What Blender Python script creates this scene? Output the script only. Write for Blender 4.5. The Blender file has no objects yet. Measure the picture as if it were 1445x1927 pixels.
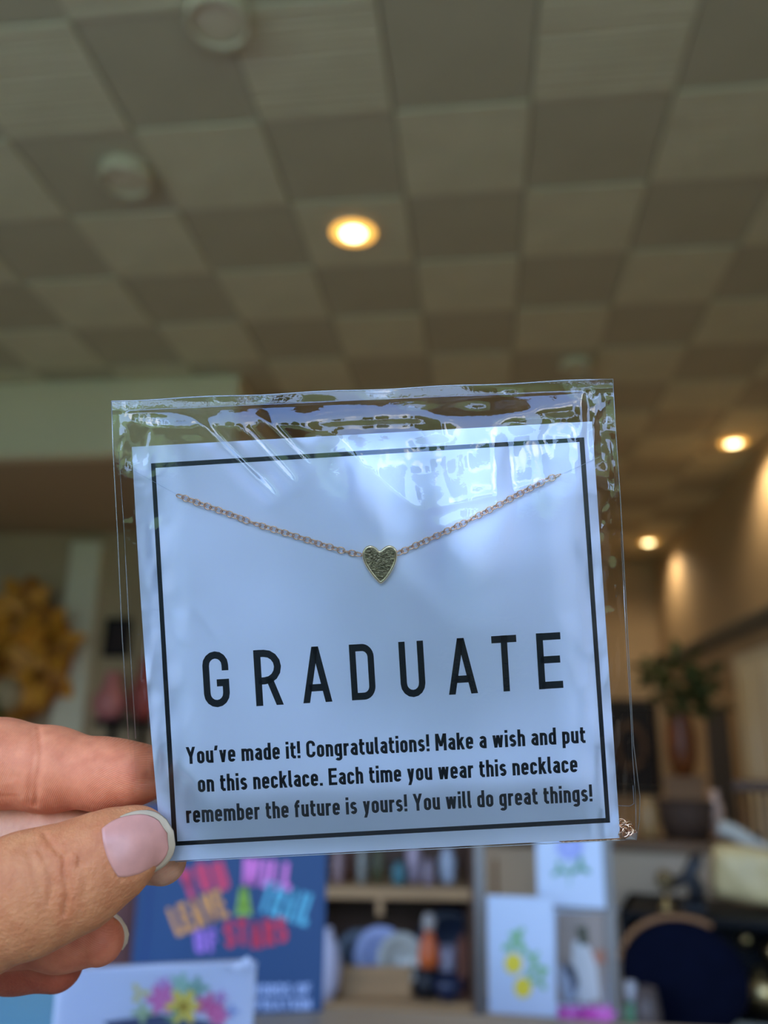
import bpy, bmesh, math, random
import numpy as np
from mathutils import Vector, Matrix

random.seed(7)
rng = np.random.default_rng(7)
PI = math.pi
S = bpy.context.scene
COL = S.collection

# ------------------------------------------------------------------ camera
F = 1564.0                       # focal length in pixels of the 1445 x 1927 frame
CAM = Vector((0.0, 0.0, 1.45))
PITCH, ROLL, YAW = 0.27034, -0.01543, -0.1198
cy, sy = math.cos(YAW), math.sin(YAW)
cp, sp = math.cos(PITCH), math.sin(PITCH)
cr, sr = math.cos(ROLL), math.sin(ROLL)
x0_ = Vector((cy, -sy, 0)); y0_ = Vector((sy, cy, 0))
FWD = y0_ * cp + Vector((0, 0, sp))
U0 = -y0_ * sp + Vector((0, 0, cp))
RIGHT = x0_ * cr - U0 * sr
UP = x0_ * sr + U0 * cr

cam_d = bpy.data.cameras.new('camera')
cam = bpy.data.objects.new('camera', cam_d)
COL.objects.link(cam)
M = Matrix.Identity(4)
for i in range(3):
    M[i][0] = RIGHT[i]; M[i][1] = UP[i]; M[i][2] = -FWD[i]; M[i][3] = CAM[i]
cam.matrix_world = M
cam_d.sensor_fit = 'VERTICAL'
cam_d.sensor_height = 36.0
cam_d.lens = F / 1927.0 * 36.0
cam_d.clip_start = 0.01
cam_d.clip_end = 500
D0 = 0.1564                      # distance of the held card: 10 px per mm
cam_d.dof.use_dof = True
cam_d.dof.focus_distance = D0
cam_d.dof.aperture_fstop = cam_d.lens / 2.7   # a pupil of almost 3 mm, as in a phone
S.camera = cam

def P(px, py, d):
    return CAM + d * (FWD + ((px - 722.5) / F) * RIGHT - ((py - 963.5) / F) * UP)

# ------------------------------------------------------------------ light
S.view_settings.view_transform = 'Standard'
S.view_settings.look = 'None'
S.view_settings.exposure = 0.0
S.view_settings.gamma = 1.0
S.view_settings.use_curve_mapping = False

SKY_STRENGTH = 7.2
W = bpy.data.worlds.new('sky'); S.world = W; W.use_nodes = True
nt = W.node_tree; nt.nodes.clear()
out = nt.nodes.new('ShaderNodeOutputWorld'); bg = nt.nodes.new('ShaderNodeBackground')
tc = nt.nodes.new('ShaderNodeTexCoord')
sep = nt.nodes.new('ShaderNodeSeparateXYZ'); nt.links.new(tc.outputs['Generated'], sep.inputs[0])
ramp = nt.nodes.new('ShaderNodeValToRGB')
ramp.color_ramp.elements[0].position = 0.0; ramp.color_ramp.elements[0].color = (0.40, 0.62, 1.0, 1)
ramp.color_ramp.elements[1].position = 0.8; ramp.color_ramp.elements[1].color = (0.14, 0.33, 0.86, 1)
nt.links.new(sep.outputs['Z'], ramp.inputs[0])
noi = nt.nodes.new('ShaderNodeTexNoise'); noi.inputs['Scale'].default_value = 2.6
noi.inputs['Detail'].default_value = 6
mp = nt.nodes.new('ShaderNodeMapping'); mp.inputs['Scale'].default_value = (1, 1, 2.2)
nt.links.new(tc.outputs['Generated'], mp.inputs[0]); nt.links.new(mp.outputs[0], noi.inputs['Vector'])
cr2 = nt.nodes.new('ShaderNodeValToRGB')
cr2.color_ramp.elements[0].position = 0.57; cr2.color_ramp.elements[1].position = 0.67
nt.links.new(noi.outputs['Fac'], cr2.inputs[0])
mx = nt.nodes.new('ShaderNodeMix'); mx.data_type = 'RGBA'
nt.links.new(cr2.outputs['Color'], mx.inputs['Factor'])
nt.links.new(ramp.outputs['Color'], mx.inputs[6]); mx.inputs[7].default_value = (1.35, 1.38, 1.45, 1)
nt.links.new(mx.outputs[2], bg.inputs['Color']); bg.inputs['Strength'].default_value = SKY_STRENGTH
nt.links.new(bg.outputs[0], out.inputs[0])

def light(name, kind, loc, energy, color, rot=(0, 0, 0), **kw):
    d = bpy.data.lights.new(name, kind); d.energy = energy; d.color = color
    for k, v in kw.items(): setattr(d, k, v)
    o = bpy.data.objects.new(name, d); COL.objects.link(o)
    o.location = loc; o.rotation_euler = rot
    return o

# sun on the street outside (almost parallel to the shop front)
light('sun', 'SUN', (0, -8, 12), 6.0, (1.0, 0.90, 0.70), (math.radians(-12), math.radians(-42), 0), angle=0.01)
# the open shop front, marked as a portal so that the sky light is sampled through it
pt = light('shopfront_portal', 'AREA', (-1.6, -1.62, 2.26), 1.0, (1, 1, 1), (math.radians(90), 0, 0),
           shape='RECTANGLE', size=8.3, size_y=2.28)
pt.data.cycles.is_portal = True

# ------------------------------------------------------------------ helpers
def s2l(c):
    return tuple(((v / 255) / 12.92 if v / 255 <= 0.04045 else ((v / 255 + 0.055) / 1.055) ** 2.4) for v in c)

def mat(name, col, rough=0.6, metal=0.0, var=0.0, scale=20.0, bump=0.0, bscale=None, spec=0.5, emit=None,
        stretch=None, sss=0.0, coat=0.0, trans=0.0):
    m = bpy.data.materials.new(name); m.use_nodes = True
    n = m.node_tree.nodes; L = m.node_tree.links
    b = n['Principled BSDF']
    b.inputs['Base Color'].default_value = (*col, 1)
    b.inputs['Roughness'].default_value = rough
    b.inputs['Metallic'].default_value = metal
    b.inputs['Specular IOR Level'].default_value = spec
    b.inputs['Coat Weight'].default_value = coat
    b.inputs['Transmission Weight'].default_value = trans
    if sss:
        b.inputs['Subsurface Weight'].default_value = sss
        b.inputs['Subsurface Radius'].default_value = (1.0, 0.35, 0.2)
        b.inputs['Subsurface Scale'].default_value = 0.0025
    if emit:
        b.inputs['Emission Color'].default_value = (*emit[0], 1); b.inputs['Emission Strength'].default_value = emit[1]
    if var or bump:
        t = n.new('ShaderNodeTexCoord'); mpn = n.new('ShaderNodeMapping')
        if stretch: mpn.inputs['Scale'].default_value = stretch
        L.new(t.outputs['Object'], mpn.inputs[0])
        no = n.new('ShaderNodeTexNoise'); no.inputs['Scale'].default_value = scale; no.inputs['Detail'].default_value = 4
        L.new(mpn.outputs[0], no.inputs['Vector'])
        if var:
            r = n.new('ShaderNodeValToRGB')
            r.color_ramp.elements[0].position = 0.3; r.color_ramp.elements[1].position = 0.7
            r.color_ramp.elements[0].color = (*[c * (1 - var) for c in col], 1)
            r.color_ramp.elements[1].color = (*[min(1, c * (1 + var)) for c in col], 1)
            L.new(no.outputs['Fac'], r.inputs[0]); L.new(r.outputs[0], b.inputs['Base Color'])
        if bump:
            nb = no
            if bscale:
                nb = n.new('ShaderNodeTexNoise'); nb.inputs['Scale'].default_value = bscale
                L.new(mpn.outputs[0], nb.inputs['Vector'])
            bu = n.new('ShaderNodeBump'); bu.inputs['Strength'].default_value = bump
            bu.inputs['Distance'].default_value = 0.002
            L.new(nb.outputs['Fac'], bu.inputs['Height']); L.new(bu.outputs[0], b.inputs['Normal'])
    return m

def link(name, me, m=None, parent=None, smooth=False):
    if m is not None and not me.materials: me.materials.append(m)
    o = bpy.data.objects.new(name, me); COL.objects.link(o)
    if smooth:
        me.polygons.foreach_set('use_smooth', [True] * len(me.polygons))
    if parent: o.parent = parent
    return o

def from_bm(name, bm, m, parent=None, smooth=False):
    bmesh.ops.recalc_face_normals(bm, faces=bm.faces)
    me = bpy.data.meshes.new(name); bm.to_mesh(me); bm.free()
    return link(name, me, m, parent, smooth)

def from_py(name, v, f, m, parent=None, smooth=False):
    me = bpy.data.meshes.new(name); me.from_pydata([tuple(p) for p in v], [], [tuple(q) for q in f]); me.update()
    return link(name, me, m, parent, smooth)

def thing(name, label, cat, loc=(0, 0, 0), rot=(0, 0, 0), group=None):
    o = bpy.data.objects.new(name, None); COL.objects.link(o)
    o.empty_display_size = 0.02; o.location = loc; o.rotation_euler = rot
    o['label'] = label; o['category'] = cat
    if group: o['group'] = group
    return o

def tag(o, label, cat, group=None):
    o['label'] = label; o['category'] = cat
    if group: o['group'] = group
    return o

def box(bm, c, s, bevel=0.0, rot=None):
    r = bmesh.ops.create_cube(bm, size=1.0)
    vs = r['verts']
    for v in vs: v.co = Vector((v.co.x * s[0], v.co.y * s[1], v.co.z * s[2]))
    if bevel:
        es = list({e for v in vs for e in v.link_edges})
        rr = bmesh.ops.bevel(bm, geom=es, offset=bevel, segments=2, affect='EDGES', profile=0.5)
        vs = list({v for v in rr['verts']} | {v for v in vs if v.is_valid})
    for v in vs:
        if rot is not None: v.co = rot @ v.co
        v.co += Vector(c)
    return vs

def boxo(name, c, s, m, parent=None, bevel=0.0, rot=None):
    bm = bmesh.new(); box(bm, c, s, bevel, rot)
    return from_bm(name, bm, m, parent)

def lathe(bm, prof, n=32, c=(0, 0, 0)):
    rings = []
    for r, z in prof:
        if r < 1e-6: rings.append([bm.verts.new((c[0], c[1], c[2] + z))])
        else: rings.append([bm.verts.new((c[0] + r * math.cos(2 * PI * k / n), c[1] + r * math.sin(2 * PI * k / n), c[2] + z)) for k in range(n)])
    for a, b in zip(rings, rings[1:]):
        for k in range(n):
            k2 = (k + 1) % n
            if len(a) == 1 and len(b) == 1: continue
            if len(a) == 1: bm.faces.new((a[0], b[k], b[k2]))
            elif len(b) == 1: bm.faces.new((a[k], b[0], a[k2]))
            else: bm.faces.new((a[k], b[k], b[k2], a[k2]))

def latheo(name, prof, m, parent=None, n=32, c=(0, 0, 0)):
    bm = bmesh.new(); lathe(bm, prof, n, c)
    return from_bm(name, bm, m, parent, True)

def tube(bm, pts, r, n=8, closed=False):
    pts = [Vector(p) for p in pts]; N = len(pts); rings = []
    rr = r if isinstance(r, (list, tuple)) else [r] * N
    for i, p in enumerate(pts):
        if closed: t = pts[(i + 1) % N] - pts[i - 1]
        else: t = pts[min(i + 1, N - 1)] - pts[max(i - 1, 0)]
        t.normalize()
        a = Vector((0, 0, 1)) if abs(t.z) < 0.9 else Vector((1, 0, 0))
        u = t.cross(a).normalized(); w = t.cross(u)
        rings.append([bm.verts.new(p + rr[i] * (u * math.cos(2 * PI * k / n) + w * math.sin(2 * PI * k / n))) for k in range(n)])
    rng_ = range(N) if closed else range(N - 1)
    for i in rng_:
        a, b = rings[i], rings[(i + 1) % N]
        for k in range(n):
            bm.faces.new((a[k], a[(k + 1) % n], b[(k + 1) % n], b[k]))
    if not closed:
        bm.faces.new(rings[0][::-1]); bm.faces.new(rings[-1])

def blob(bm, c, s, sub=3, amp=0.0, seed=0, rot=None):
    r = bmesh.ops.create_icosphere(bm, subdivisions=sub, radius=1.0)
    rs = random.Random(seed); ph = [rs.uniform(0, 6) for _ in range(6)]
    for v in r['verts']:
        p = v.co.copy()
        k = 1 + amp * (math.sin(5 * p.x + ph[0]) * math.sin(4 * p.y + ph[1]) + .6 * math.sin(9 * p.z + ph[2] + 3 * p.x) * math.sin(8 * p.y + ph[3]))
        q = Vector((p.x * s[0] * k, p.y * s[1] * k, p.z * s[2] * k))
        if rot is not None: q = rot @ q
        v.co = q + Vector(c)

# axes of a thing that stands upright and faces the camera's side of the room
def face_rot(px, d):
    v = P(px, 1380, d) - CAM
    return math.atan2(-v.x, v.y)     # z rotation so that local -Y looks back at the camera
# ------------------------------------------------------------------ setting
TILE = 0.61; HC = 4.47379 * TILE; ZC = CAM.z + HC          # ceiling underside
GX, GY = -3.58548 * TILE, 4.0644 * TILE
XL, XR, YB, YF = -5.9, 2.62, 12.9, -1.6
SOX, SOY, SOZ = -1.84, 5.75, CAM.z + 2.10                  # dropped soffit

m_tile_l = mat('tile_ribbed', (0.66, 0.60, 0.42), 0.7, var=0.05, scale=3)
m_tile_d = mat('tile_shade_tint', (0.475, 0.425, 0.30), 0.75, var=0.04, scale=3)  # darker copy; tone of ribs turned from the light is in the colour
def ribs(m, amt, sc):
    n = m.node_tree.nodes; L = m.node_tree.links; b = n['Principled BSDF']
    t = n.new('ShaderNodeTexCoord'); mpn = n.new('ShaderNodeMapping'); mpn.inputs['Scale'].default_value = (0.6, sc, 1)
    L.new(t.outputs['Object'], mpn.inputs[0])
    no = n.new('ShaderNodeTexNoise'); no.inputs['Scale'].default_value = 1.0; no.inputs['Detail'].default_value = 3
    L.new(mpn.outputs[0], no.inputs['Vector'])
    bu = n.new('ShaderNodeBump'); bu.inputs['Strength'].default_value = amt; bu.inputs['Distance'].default_value = 0.03
    L.new(no.outputs['Fac'], bu.inputs['Height']); L.new(bu.outputs[0], b.inputs['Normal'])
ribs(m_tile_l, 1.0, 34.0)
ribs(m_tile_d, 0.1, 30.0)
m_grid = mat('ceiling_grid', (0.35, 0.32, 0.25), 0.7)
m_wall = mat('wall_paint', (0.50, 0.37, 0.22), 0.7, var=0.06, scale=2)
m_wallw = mat('wall_cream', (0.62, 0.56, 0.44), 0.7, var=0.05, scale=2)
m_soffit = mat('soffit_paint', (0.80, 0.72, 0.52), 0.7, var=0.04, scale=1.5)
m_brown = mat('low_ceiling_paint', (0.46, 0.34, 0.22), 0.7, var=0.05)
m_floor = mat('floor_boards', (0.46, 0.35, 0.23), 0.45, var=0.15, scale=6, stretch=(1, 8, 1))
m_pale = mat('pale_green_paint', (0.80, 0.75, 0.56), 0.6, var=0.04)
m_dark = mat('dark_paint', (0.03, 0.03, 0.035), 0.5, var=0.2)

m_shopf = mat('shopfront_dark_paint', (.05, .045, .04), .6)
def struct(o):
    o['kind'] = 'structure'; return o

ceil_o = struct(boxo('ceiling', ((XL + XR) / 2, (YF + YB) / 2, ZC + 0.08), (XR - XL + .4, YB - YF + .4, 0.10), m_grid))
def tile_mesh(name, th, m, bev):
    bm = bmesh.new(); a = TILE / 2 - 0.003
    z1 = -th
    lo = [bm.verts.new((sx * (a - bev), sy_ * (a - bev), z1)) for sx, sy_ in ((-1, -1), (1, -1), (1, 1), (-1, 1))]
    mi = [bm.verts.new((sx * a, sy_ * a, z1 + bev)) for sx, sy_ in ((-1, -1), (1, -1), (1, 1), (-1, 1))]
    hi = [bm.verts.new((sx * a, sy_ * a, 0.03)) for sx, sy_ in ((-1, -1), (1, -1), (1, 1), (-1, 1))]
    bm.faces.new(lo); bm.faces.new(hi)
    for A, B in ((lo, mi), (mi, hi)):
        for k in range(4): bm.faces.new((A[k], A[(k + 1) % 4], B[(k + 1) % 4], B[k]))
    bmesh.ops.recalc_face_normals(bm, faces=bm.faces)
    me = bpy.data.meshes.new(name); bm.to_mesh(me); bm.free(); me.materials.append(m); return me
me_l = tile_mesh('ceiling_tile', 0.009, m_tile_l, 0.003)
me_d = tile_mesh('ceiling_tile', 0.0, m_tile_d, 0.004)
far_v = {0: [], 1: []}
for j in range(-7, 18):
    for i in range(-5, 9):
        x = GX + (i + .5) * TILE; y = GY + (j + .5) * TILE
        if x - TILE / 2 < XL - .05 or x + TILE / 2 > XR + .45 or y + TILE / 2 > YB + .5 or y < YF: continue
        if x < SOX and y > SOY + .2: continue
        par = (i + j) % 2
        if y > 1.9:
            o = bpy.data.objects.new('ceiling_tile', me_d if par else me_l); COL.objects.link(o)
            o.parent = ceil_o; o.location = (x, y, ZC)
        else: far_v[par].append((x, y))
for par in (0, 1):
    bm = bmesh.new()
    for x, y in far_v[par]: box(bm, (x, y, ZC + (0.015 if par else 0.004)), (TILE - .006, TILE - .006, .03 if par else .05))
    o = from_bm('ceiling_tiles_overhead', bm, m_tile_d if par else m_tile_l, ceil_o); o['kind'] = 'stuff'

struct(boxo('wall_left', (XL - .05, (YF + YB) / 2, ZC / 2), (.1, YB - YF, ZC + .1), m_wallw))
struct(boxo('wall_right', (XR + .05, (YF + YB) / 2, ZC / 2), (.1, YB - YF, ZC + .1), m_wall))
struct(boxo('wall_back', ((XL + XR) / 2, YB + .05, ZC / 2), (XR - XL + .2, .1, ZC + .1), m_wall))
struct(boxo('floor', ((XL + XR) / 2, (YF + YB) / 2, -.05), (XR - XL + .2, YB - YF, .1), m_floor))
# shop front behind the camera: lintel and two piers round a wide opening
bm = bmesh.new()
box(bm, ((XL + XR) / 2, YF - .1, (3.4 + ZC) / 2), (XR - XL + .2, .2, ZC - 3.4 + .1))
box(bm, ((XL + XR) / 2, YF - .1, .56), (XR - XL + .2, .2, 1.12)); box(bm, (XL + .1, YF - .1, 1.7), (.3, .2, 3.4)); box(bm, (XR - .05, YF - .1, 1.7), (.2, .2, 3.4))  # low dark wall added below the opening to darken the film's reflections
struct(from_bm('wall_front_with_blocker', bm, m_shopf))
# dropped soffit at the left with a lower, browner room beneath it
bm = bmesh.new()
box(bm, ((XL + SOX) / 2, SOY + .06, (SOZ + ZC) / 2), (SOX - XL, .12, ZC - SOZ))
box(bm, (SOX - .061, (SOY + .12 + YB) / 2, (SOZ + ZC) / 2), (.12, YB - SOY - .12, ZC - SOZ))
struct(from_bm('trim_1', bm, m_soffit))
struct(boxo('trim_2', ((XL + SOX) / 2, SOY - .015, ZC - .09), (SOX - XL + .03, .03, .07), m_soffit, bevel=.006))
struct(boxo('trim_8', ((XL + SOX) / 2, SOY - .01, SOZ + .05), (SOX - XL + .02, .03, .06), m_soffit, bevel=.006))
struct(boxo('trim_3', ((XL + SOX) / 2 - .07, (SOY + 8.15) / 2 + .07, SOZ + .035), (SOX - XL - .13, 8.15 - SOY - .12, .06), m_brown))
struct(boxo('wall_alcove', ((XL + SOX) / 2, 8.2, SOZ / 2), (SOX - XL, .1, SOZ), m_wall))
# pale pilaster on the alcove wall
q = P(158, 1150, 8.35)
struct(boxo('trim_4', (q.x - .12, 8.1, (q.z + .75 + 0) / 2), (.33, .14, q.z + .75), m_pale, bevel=.01))
# cornice along the right wall
bm = bmesh.new(); zr = CAM.z + 1.2
for k, (dx, dz) in enumerate(((.10, .06), (.07, .05), (.04, .05))):
    box(bm, (XR - dx / 2, 9.2, zr - .05 * k), (dx, 7.4, dz), .004)
struct(from_bm('trim_5', bm, mat('cornice_grey', (0.20, 0.18, 0.14), 0.6)))
# pale panelled door on the right wall
dr = struct(boxo('door_1', (XR - .025, 8.45, 1.18), (.05, 1.25, 2.36), m_pale, bevel=.004))
for (yy, zz, sy2, sz2) in ((8.15, 1.7, .42, 1.0), (8.75, 1.7, .42, 1.0), (8.15, .6, .42, .8), (8.75, .6, .42, .8)):
    boxo('door_panel', (XR - .055, yy, zz), (.02, sy2, sz2), m_pale, dr, bevel=.008)

# outside, seen only as reflections in the film: pavement, lawn, road, trees, sunlit house
m_pave = mat('pavement', (0.58, 0.54, 0.42), 0.8, var=0.1, scale=2)
m_grass = mat('lawn', (0.20, 0.30, 0.07), 0.9, var=0.3, scale=3)
struct(boxo('floor_pavement', (0, -4.2, -.06), (40, 5, .1), m_pave))
struct(boxo('floor_lawn', (0, -21.7, -.06), (60, 30, .1), m_grass))
m_leafout = mat('tree_leaves_outside', (0.12, 0.22, 0.05), 0.8, var=0.5, scale=6)
m_trunk = mat('bark', (0.16, 0.10, 0.06), 0.9, var=0.3, scale=10)
for k, (x, y, h, lab) in enumerate(((-7, -15, 6.0, 'tallest broad green tree on the lawn outside, far left behind the viewer'),
                                    (-1.5, -17, 4.4, 'small round green tree on the lawn outside, straight behind the viewer'),
                                    (3.4, -10.5, 4.4, 'green tree on the lawn outside, nearest at the right behind the viewer'),
                                    (-4.6, -11, 4.2, 'green tree on the lawn outside, nearest at the left behind the viewer'),
                                    (6.5, -14, 5.4, 'green tree on the lawn outside, right behind the viewer'))):
    t = thing('tree', lab, 'tree', (x, y, 0))
    bm = bmesh.new(); tube(bm, [(0, 0, 0), (.1, 0, h * .3), (0, .1, h * .6)], [.2, .15, .1]); from_bm('trunk', bm, m_trunk, t)
    bm = bmesh.new()
    for q_ in range(9):
        a = q_ * 2.4; blob(bm, (math.cos(a) * h * .2, math.sin(a) * h * .2, h * (.5 + .05 * q_)), (h * .2,) * 3, 3, .12, q_ + k * 10)
    from_bm('crown', bm, m_leafout, t, True)
# ------------------------------------------------------------------ ceiling fittings
m_white = mat('white_plastic', (0.66, 0.585, 0.42), 0.6)
m_can = mat('reflector_cone', (0.95, 0.62, 0.22), 0.35, 0.3, emit=((1.0, 0.50, 0.09), 1.7))
m_bulb = mat('lit_bulb', (1, 1, 1), 0.5, emit=((1.0, 0.80, 0.40), 9.0))
def on_ceiling(px, py):
    v = FWD + ((px - 722.5) / F) * RIGHT - ((py - 963.5) / F) * UP
    t = (ZC - .022 - CAM.z) / v.z
    return CAM + v * t
def downlight(p, lab, r=.125, power=62, grp='recessed downlights in the ceiling'):
    t = thing('ceiling_downlight', lab, 'ceiling light', p, group=grp)
    latheo('trim_ring', [(r * .97, .004), (r * 1.0, -.006), (r * 1.16, -.004), (r * 1.2, .006)], m_white, t, 40)
    latheo('reflector', [(r, -.004), (r * .85, -.008), (r * .6, -.010), (0, -.011)], m_can, t, 40)
    latheo('bulb', [(r * .52, -.009), (r * .46, -.018), (r * .28, -.026), (0, -.029)], m_bulb, t, 32)
    l = light('downlight_beam', 'SPOT', (0, 0, -.06), power, (1.0, 0.76, 0.48), (0, 0, 0),
              spot_size=math.radians(150), spot_blend=.7, shadow_soft_size=.08)
    l.parent = t
    return t
for (px, py, lab) in ((665, 437, 'glowing round downlight high above the middle of the card'),
                      (1380, 833, 'glowing downlight at the right edge, the larger of the two at right'),
                      (1220, 1020, 'small glowing downlight nearest the lit right wall, low beside the card')):
    downlight(on_ceiling(px, py), lab)
# two unseen downlights added behind the card for interior fill light
for (x, y) in ((-.65, 8.1), (-.65, 11.4)):
    o = downlight(Vector((x, y, ZC - .022)), 'unseen downlight added behind the card for interior fill light')
# unlit round discs: speakers / detectors
def disc(px, py, r, lab, cat):
    p = on_ceiling(px, py)
    t = thing('ceiling_disc', lab, cat, p)
    latheo('cover', [(0, -.034), (r * .76, -.035), (r * .82, -.032), (r * .84, -.030)], m_white, t, 40)
    latheo('rim', [(r * .84, -.034), (r * .87, -.056), (r * .95, -.054), (r, -.04), (r, .03)], m_white, t, 40)
disc(412, 28, .125, 'large round white unlit disc cut by the top edge of the picture', 'ceiling fixture')
disc(238, 328, .125, 'round white unlit disc on a darker tile in the upper left', 'ceiling fixture')
disc(1085, 688, .125, 'faint round white disc just above the right end of the plastic sleeve', 'ceiling fixture')

# ------------------------------------------------------------------ stroke lettering
def arc(cx, cy_, rx, ry, a0, a1, n=8):
    return [(cx + rx * math.cos(math.radians(a0 + (a1 - a0) * k / n)), cy_ + ry * math.sin(math.radians(a0 + (a1 - a0) * k / n))) for k in range(n + 1)]

def glyph(ch, w):
    """returns (advance width, list of ('P', pts, closed) / ('D', p0, p1)) in cap heights"""
    h = w / 2; X = .73; G = []
    def PL(p, closed=False): G.append(('P', p, closed))
    def DG(a, b, k=1.0): G.append(('D', a, b, k))
    up = ch.isupper()
    Wd = {'M': .62, 'W': .76, 'I': w, 'T': .50, 'L': .42, 'E': .47, 'F': .45, 'A': .56, 'Y': .52, 'V': .52, 'Z': .45}.get(ch, .50) if up else \
         {'m': .66, 'w': .60, 'i': w, 'l': w * 1.25, 't': .30, 'f': .30, 'r': .30, 'k': .42, 'v': .40, 'y': .40, '!': w, '.': w,
          "'": w, ' ': .17, 's': .38, 'e': .41, 'a': .40, 'c': .39, '/': .35, ',': w}.get(ch, .41)
    l, r, b, c = h, Wd - h, h, Wd / 2
    t = 1 - h if up else X - h
    R = (r - l) / 2
    if ch == 'G':
        PL([(r, t - R - .10)] + arc(c, t - R, R, R, 0, 180) + arc(c, b + R, R, R, 180, 360) + [(r, .50 - h), (c + .01, .50 - h)])
    elif ch == 'C': PL([(r, t - R - .08)] + arc(c, t - R, R, R, 0, 180) + arc(c, b + R, R, R, 180, 360) + [(r, b + R + .08)])
    elif ch == 'O': PL(arc(c, t - R, R, R, 0, 180) + arc(c, b + R, R, R, 180, 360), True)
    elif ch == 'S':
        y2 = .5; q = (t - y2) / 2; q2 = (y2 - b) / 2
        PL(arc(c, t - q, R, q, 15, 180) + arc(c, t - q, R, q, 180, 270, 5)[1:] + arc(c, b + q2, R, q2, 90, 0, 5)[1:] + arc(c, b + q2, R, q2, 0, -165)[1:])
    elif ch == 'R' or ch == 'P':
        m_ = .50 - h + .01; q = (t - m_) / 2
        PL([(l, 0), (l, 1)]); PL([(l, m_), (r - q, m_)] + arc(r - q, m_ + q, q, q, -90, 90) + [(l, t)])
        if ch == 'R': DG((r + .01, 0), (c + .02, m_ + h * .6))
    elif ch == 'B':
        for lo, hi in ((b, .52), (.52, t)):
            q = (hi - lo) / 2; PL([(l, lo), (r - q, lo)] + arc(r - q, lo + q, q, q, -90, 90) + [(l, hi)])
        PL([(l, 0), (l, 1)])
    elif ch == 'D': q = R * .95; PL([(l, b), (r - q, b)] + arc(r - q, b + q, q, q, -90, 0) + arc(r - q, t - q, q, q, 0, 90) + [(l, t)], True)
    elif ch == 'A': DG((h * 1.05, 0), (c, 1)); DG((Wd - h * 1.05, 0), (c, 1)); PL([(c - .15, .20 + h), (c + .15, .20 + h)])
    elif ch == 'U': PL([(l, 1)] + arc(c, b + R, R, R, 180, 360) + [(r, 1)])
    elif ch == 'T': PL([(0, t), (Wd, t)]); PL([(c, 0), (c, 1)])
    elif ch == 'I': PL([(c, 0), (c, 1)])
    elif ch == 'L': PL([(l, 1), (l, b), (Wd, b)])
    elif ch in 'EF':
        PL([(l, 0), (l, 1)]); PL([(l, t), (Wd, t)]); PL([(l, .52), (Wd - .03, .52)])
        if ch == 'E': PL([(l, b), (Wd, b)])
    elif ch == 'Y': DG((h, 1), (c, .42)); DG((Wd - h, 1), (c, .42)); PL([(c, 0), (c, .5)])
    elif ch == 'M': PL([(l, 0), (l, 1)]); PL([(r, 0), (r, 1)]); DG((l + h * .3, 1), (c, .25)); DG((r - h * .3, 1), (c, .25))
    elif ch == 'N': PL([(l, 0), (l, 1)]); PL([(r, 0), (r, 1)]); DG((l, 1), (r, 0))
    elif ch == 'V': DG((h, 1), (c, 0)); DG((Wd - h, 1), (c, 0))
    elif ch == 'W': DG((h, 1), (Wd * .28, 0)); DG((c, 1), (Wd * .28, 0)); DG((c, 1), (Wd * .72, 0)); DG((Wd - h, 1), (Wd * .72, 0))
    elif ch == 'Z': PL([(0, t), (Wd, t)]); PL([(0, b), (Wd, b)]); DG((h, b), (Wd - h, t))
    elif ch in 'o': PL(arc(c, t - R, R, R, 0, 180) + arc(c, b + R, R, R, 180, 360), True)
    elif ch == 'c': PL([(r, t - R - .04)] + arc(c, t - R, R, R, 0, 180) + arc(c, b + R, R, R, 180, 360) + [(r, b + R + .04)])
    elif ch == 'e': PL([(l, X / 2), (r, X / 2)] + arc(c, t - R, R, R, 0, 180) + arc(c, b + R, R, R, 180, 345))
    elif ch == 'a':
        PL(arc(c, t - R, R, R, 160, 0) + [(r, 0)]); q = (X * .60 - b) / 2
        PL([(r, X * .60 - .02)] + [(l + q, X * .60 - .02)] + arc(l + q, b + q - .01, q, q - .01, 90, 270) + [(r - .04, b), (r, b + .05)])
    elif ch in 'dbpqg':
        top = 1 if ch in 'db' else X
        PL(arc(c, t - R, R, R, 0, 180) + arc(c, b + R, R, R, 180, 360), True)
        if ch == 'd': PL([(r, 0), (r, 1)])
        if ch == 'b': PL([(l, 0), (l, 1)])
        if ch == 'p': PL([(l, -.24), (l, X)])
        if ch == 'g': PL([(r, X)] + arc(c, -.16 + R * .6, R, R * .8, 0, -160))
    elif ch == 'h' or ch == 'n': PL([(l, 0), (l, 1 if ch == 'h' else X)]); PL([(l, t - R)] + arc(c, t - R, R, R, 180, 0)[1:] + [(r, 0)])
    elif ch == 'u': PL([(r, 0), (r, X)]); PL([(l, X)] + arc(c, b + R, R, R, 180, 360))
    elif ch == 'm':
        R2 = (r - l) / 4; PL([(l, 0), (l, X)])
        for cc in (l + R2, l + 3 * R2): PL(arc(cc, t - R2, R2, R2, 180, 0) + [(cc + R2, 0)])
    elif ch == 'i': PL([(c, 0), (c, X)]); PL([(c, .84), (c, .84 + w)])
    elif ch == 'l': PL([(h, 1), (h, b + .08), (h + .05, b), (Wd, b)])
    elif ch == 't': PL([(.11, .93), (.11, b + .10), (.11 + .08, b), (Wd, b)]); PL([(0, X - h), (Wd, X - h)])
    elif ch == 'f': PL([(.11, 0), (.11, t + .12), (.11 + .09, 1 - h), (Wd, 1 - h)]); PL([(0, X - h), (Wd - .02, X - h)])
    elif ch == 'r': PL([(l, 0), (l, X)]); PL([(l, t - .13), (l + .08, t - .01), (Wd, t)])
    elif ch == 's':
        y2 = X / 2; q = (t - y2) / 2; q2 = (y2 - b) / 2
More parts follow.
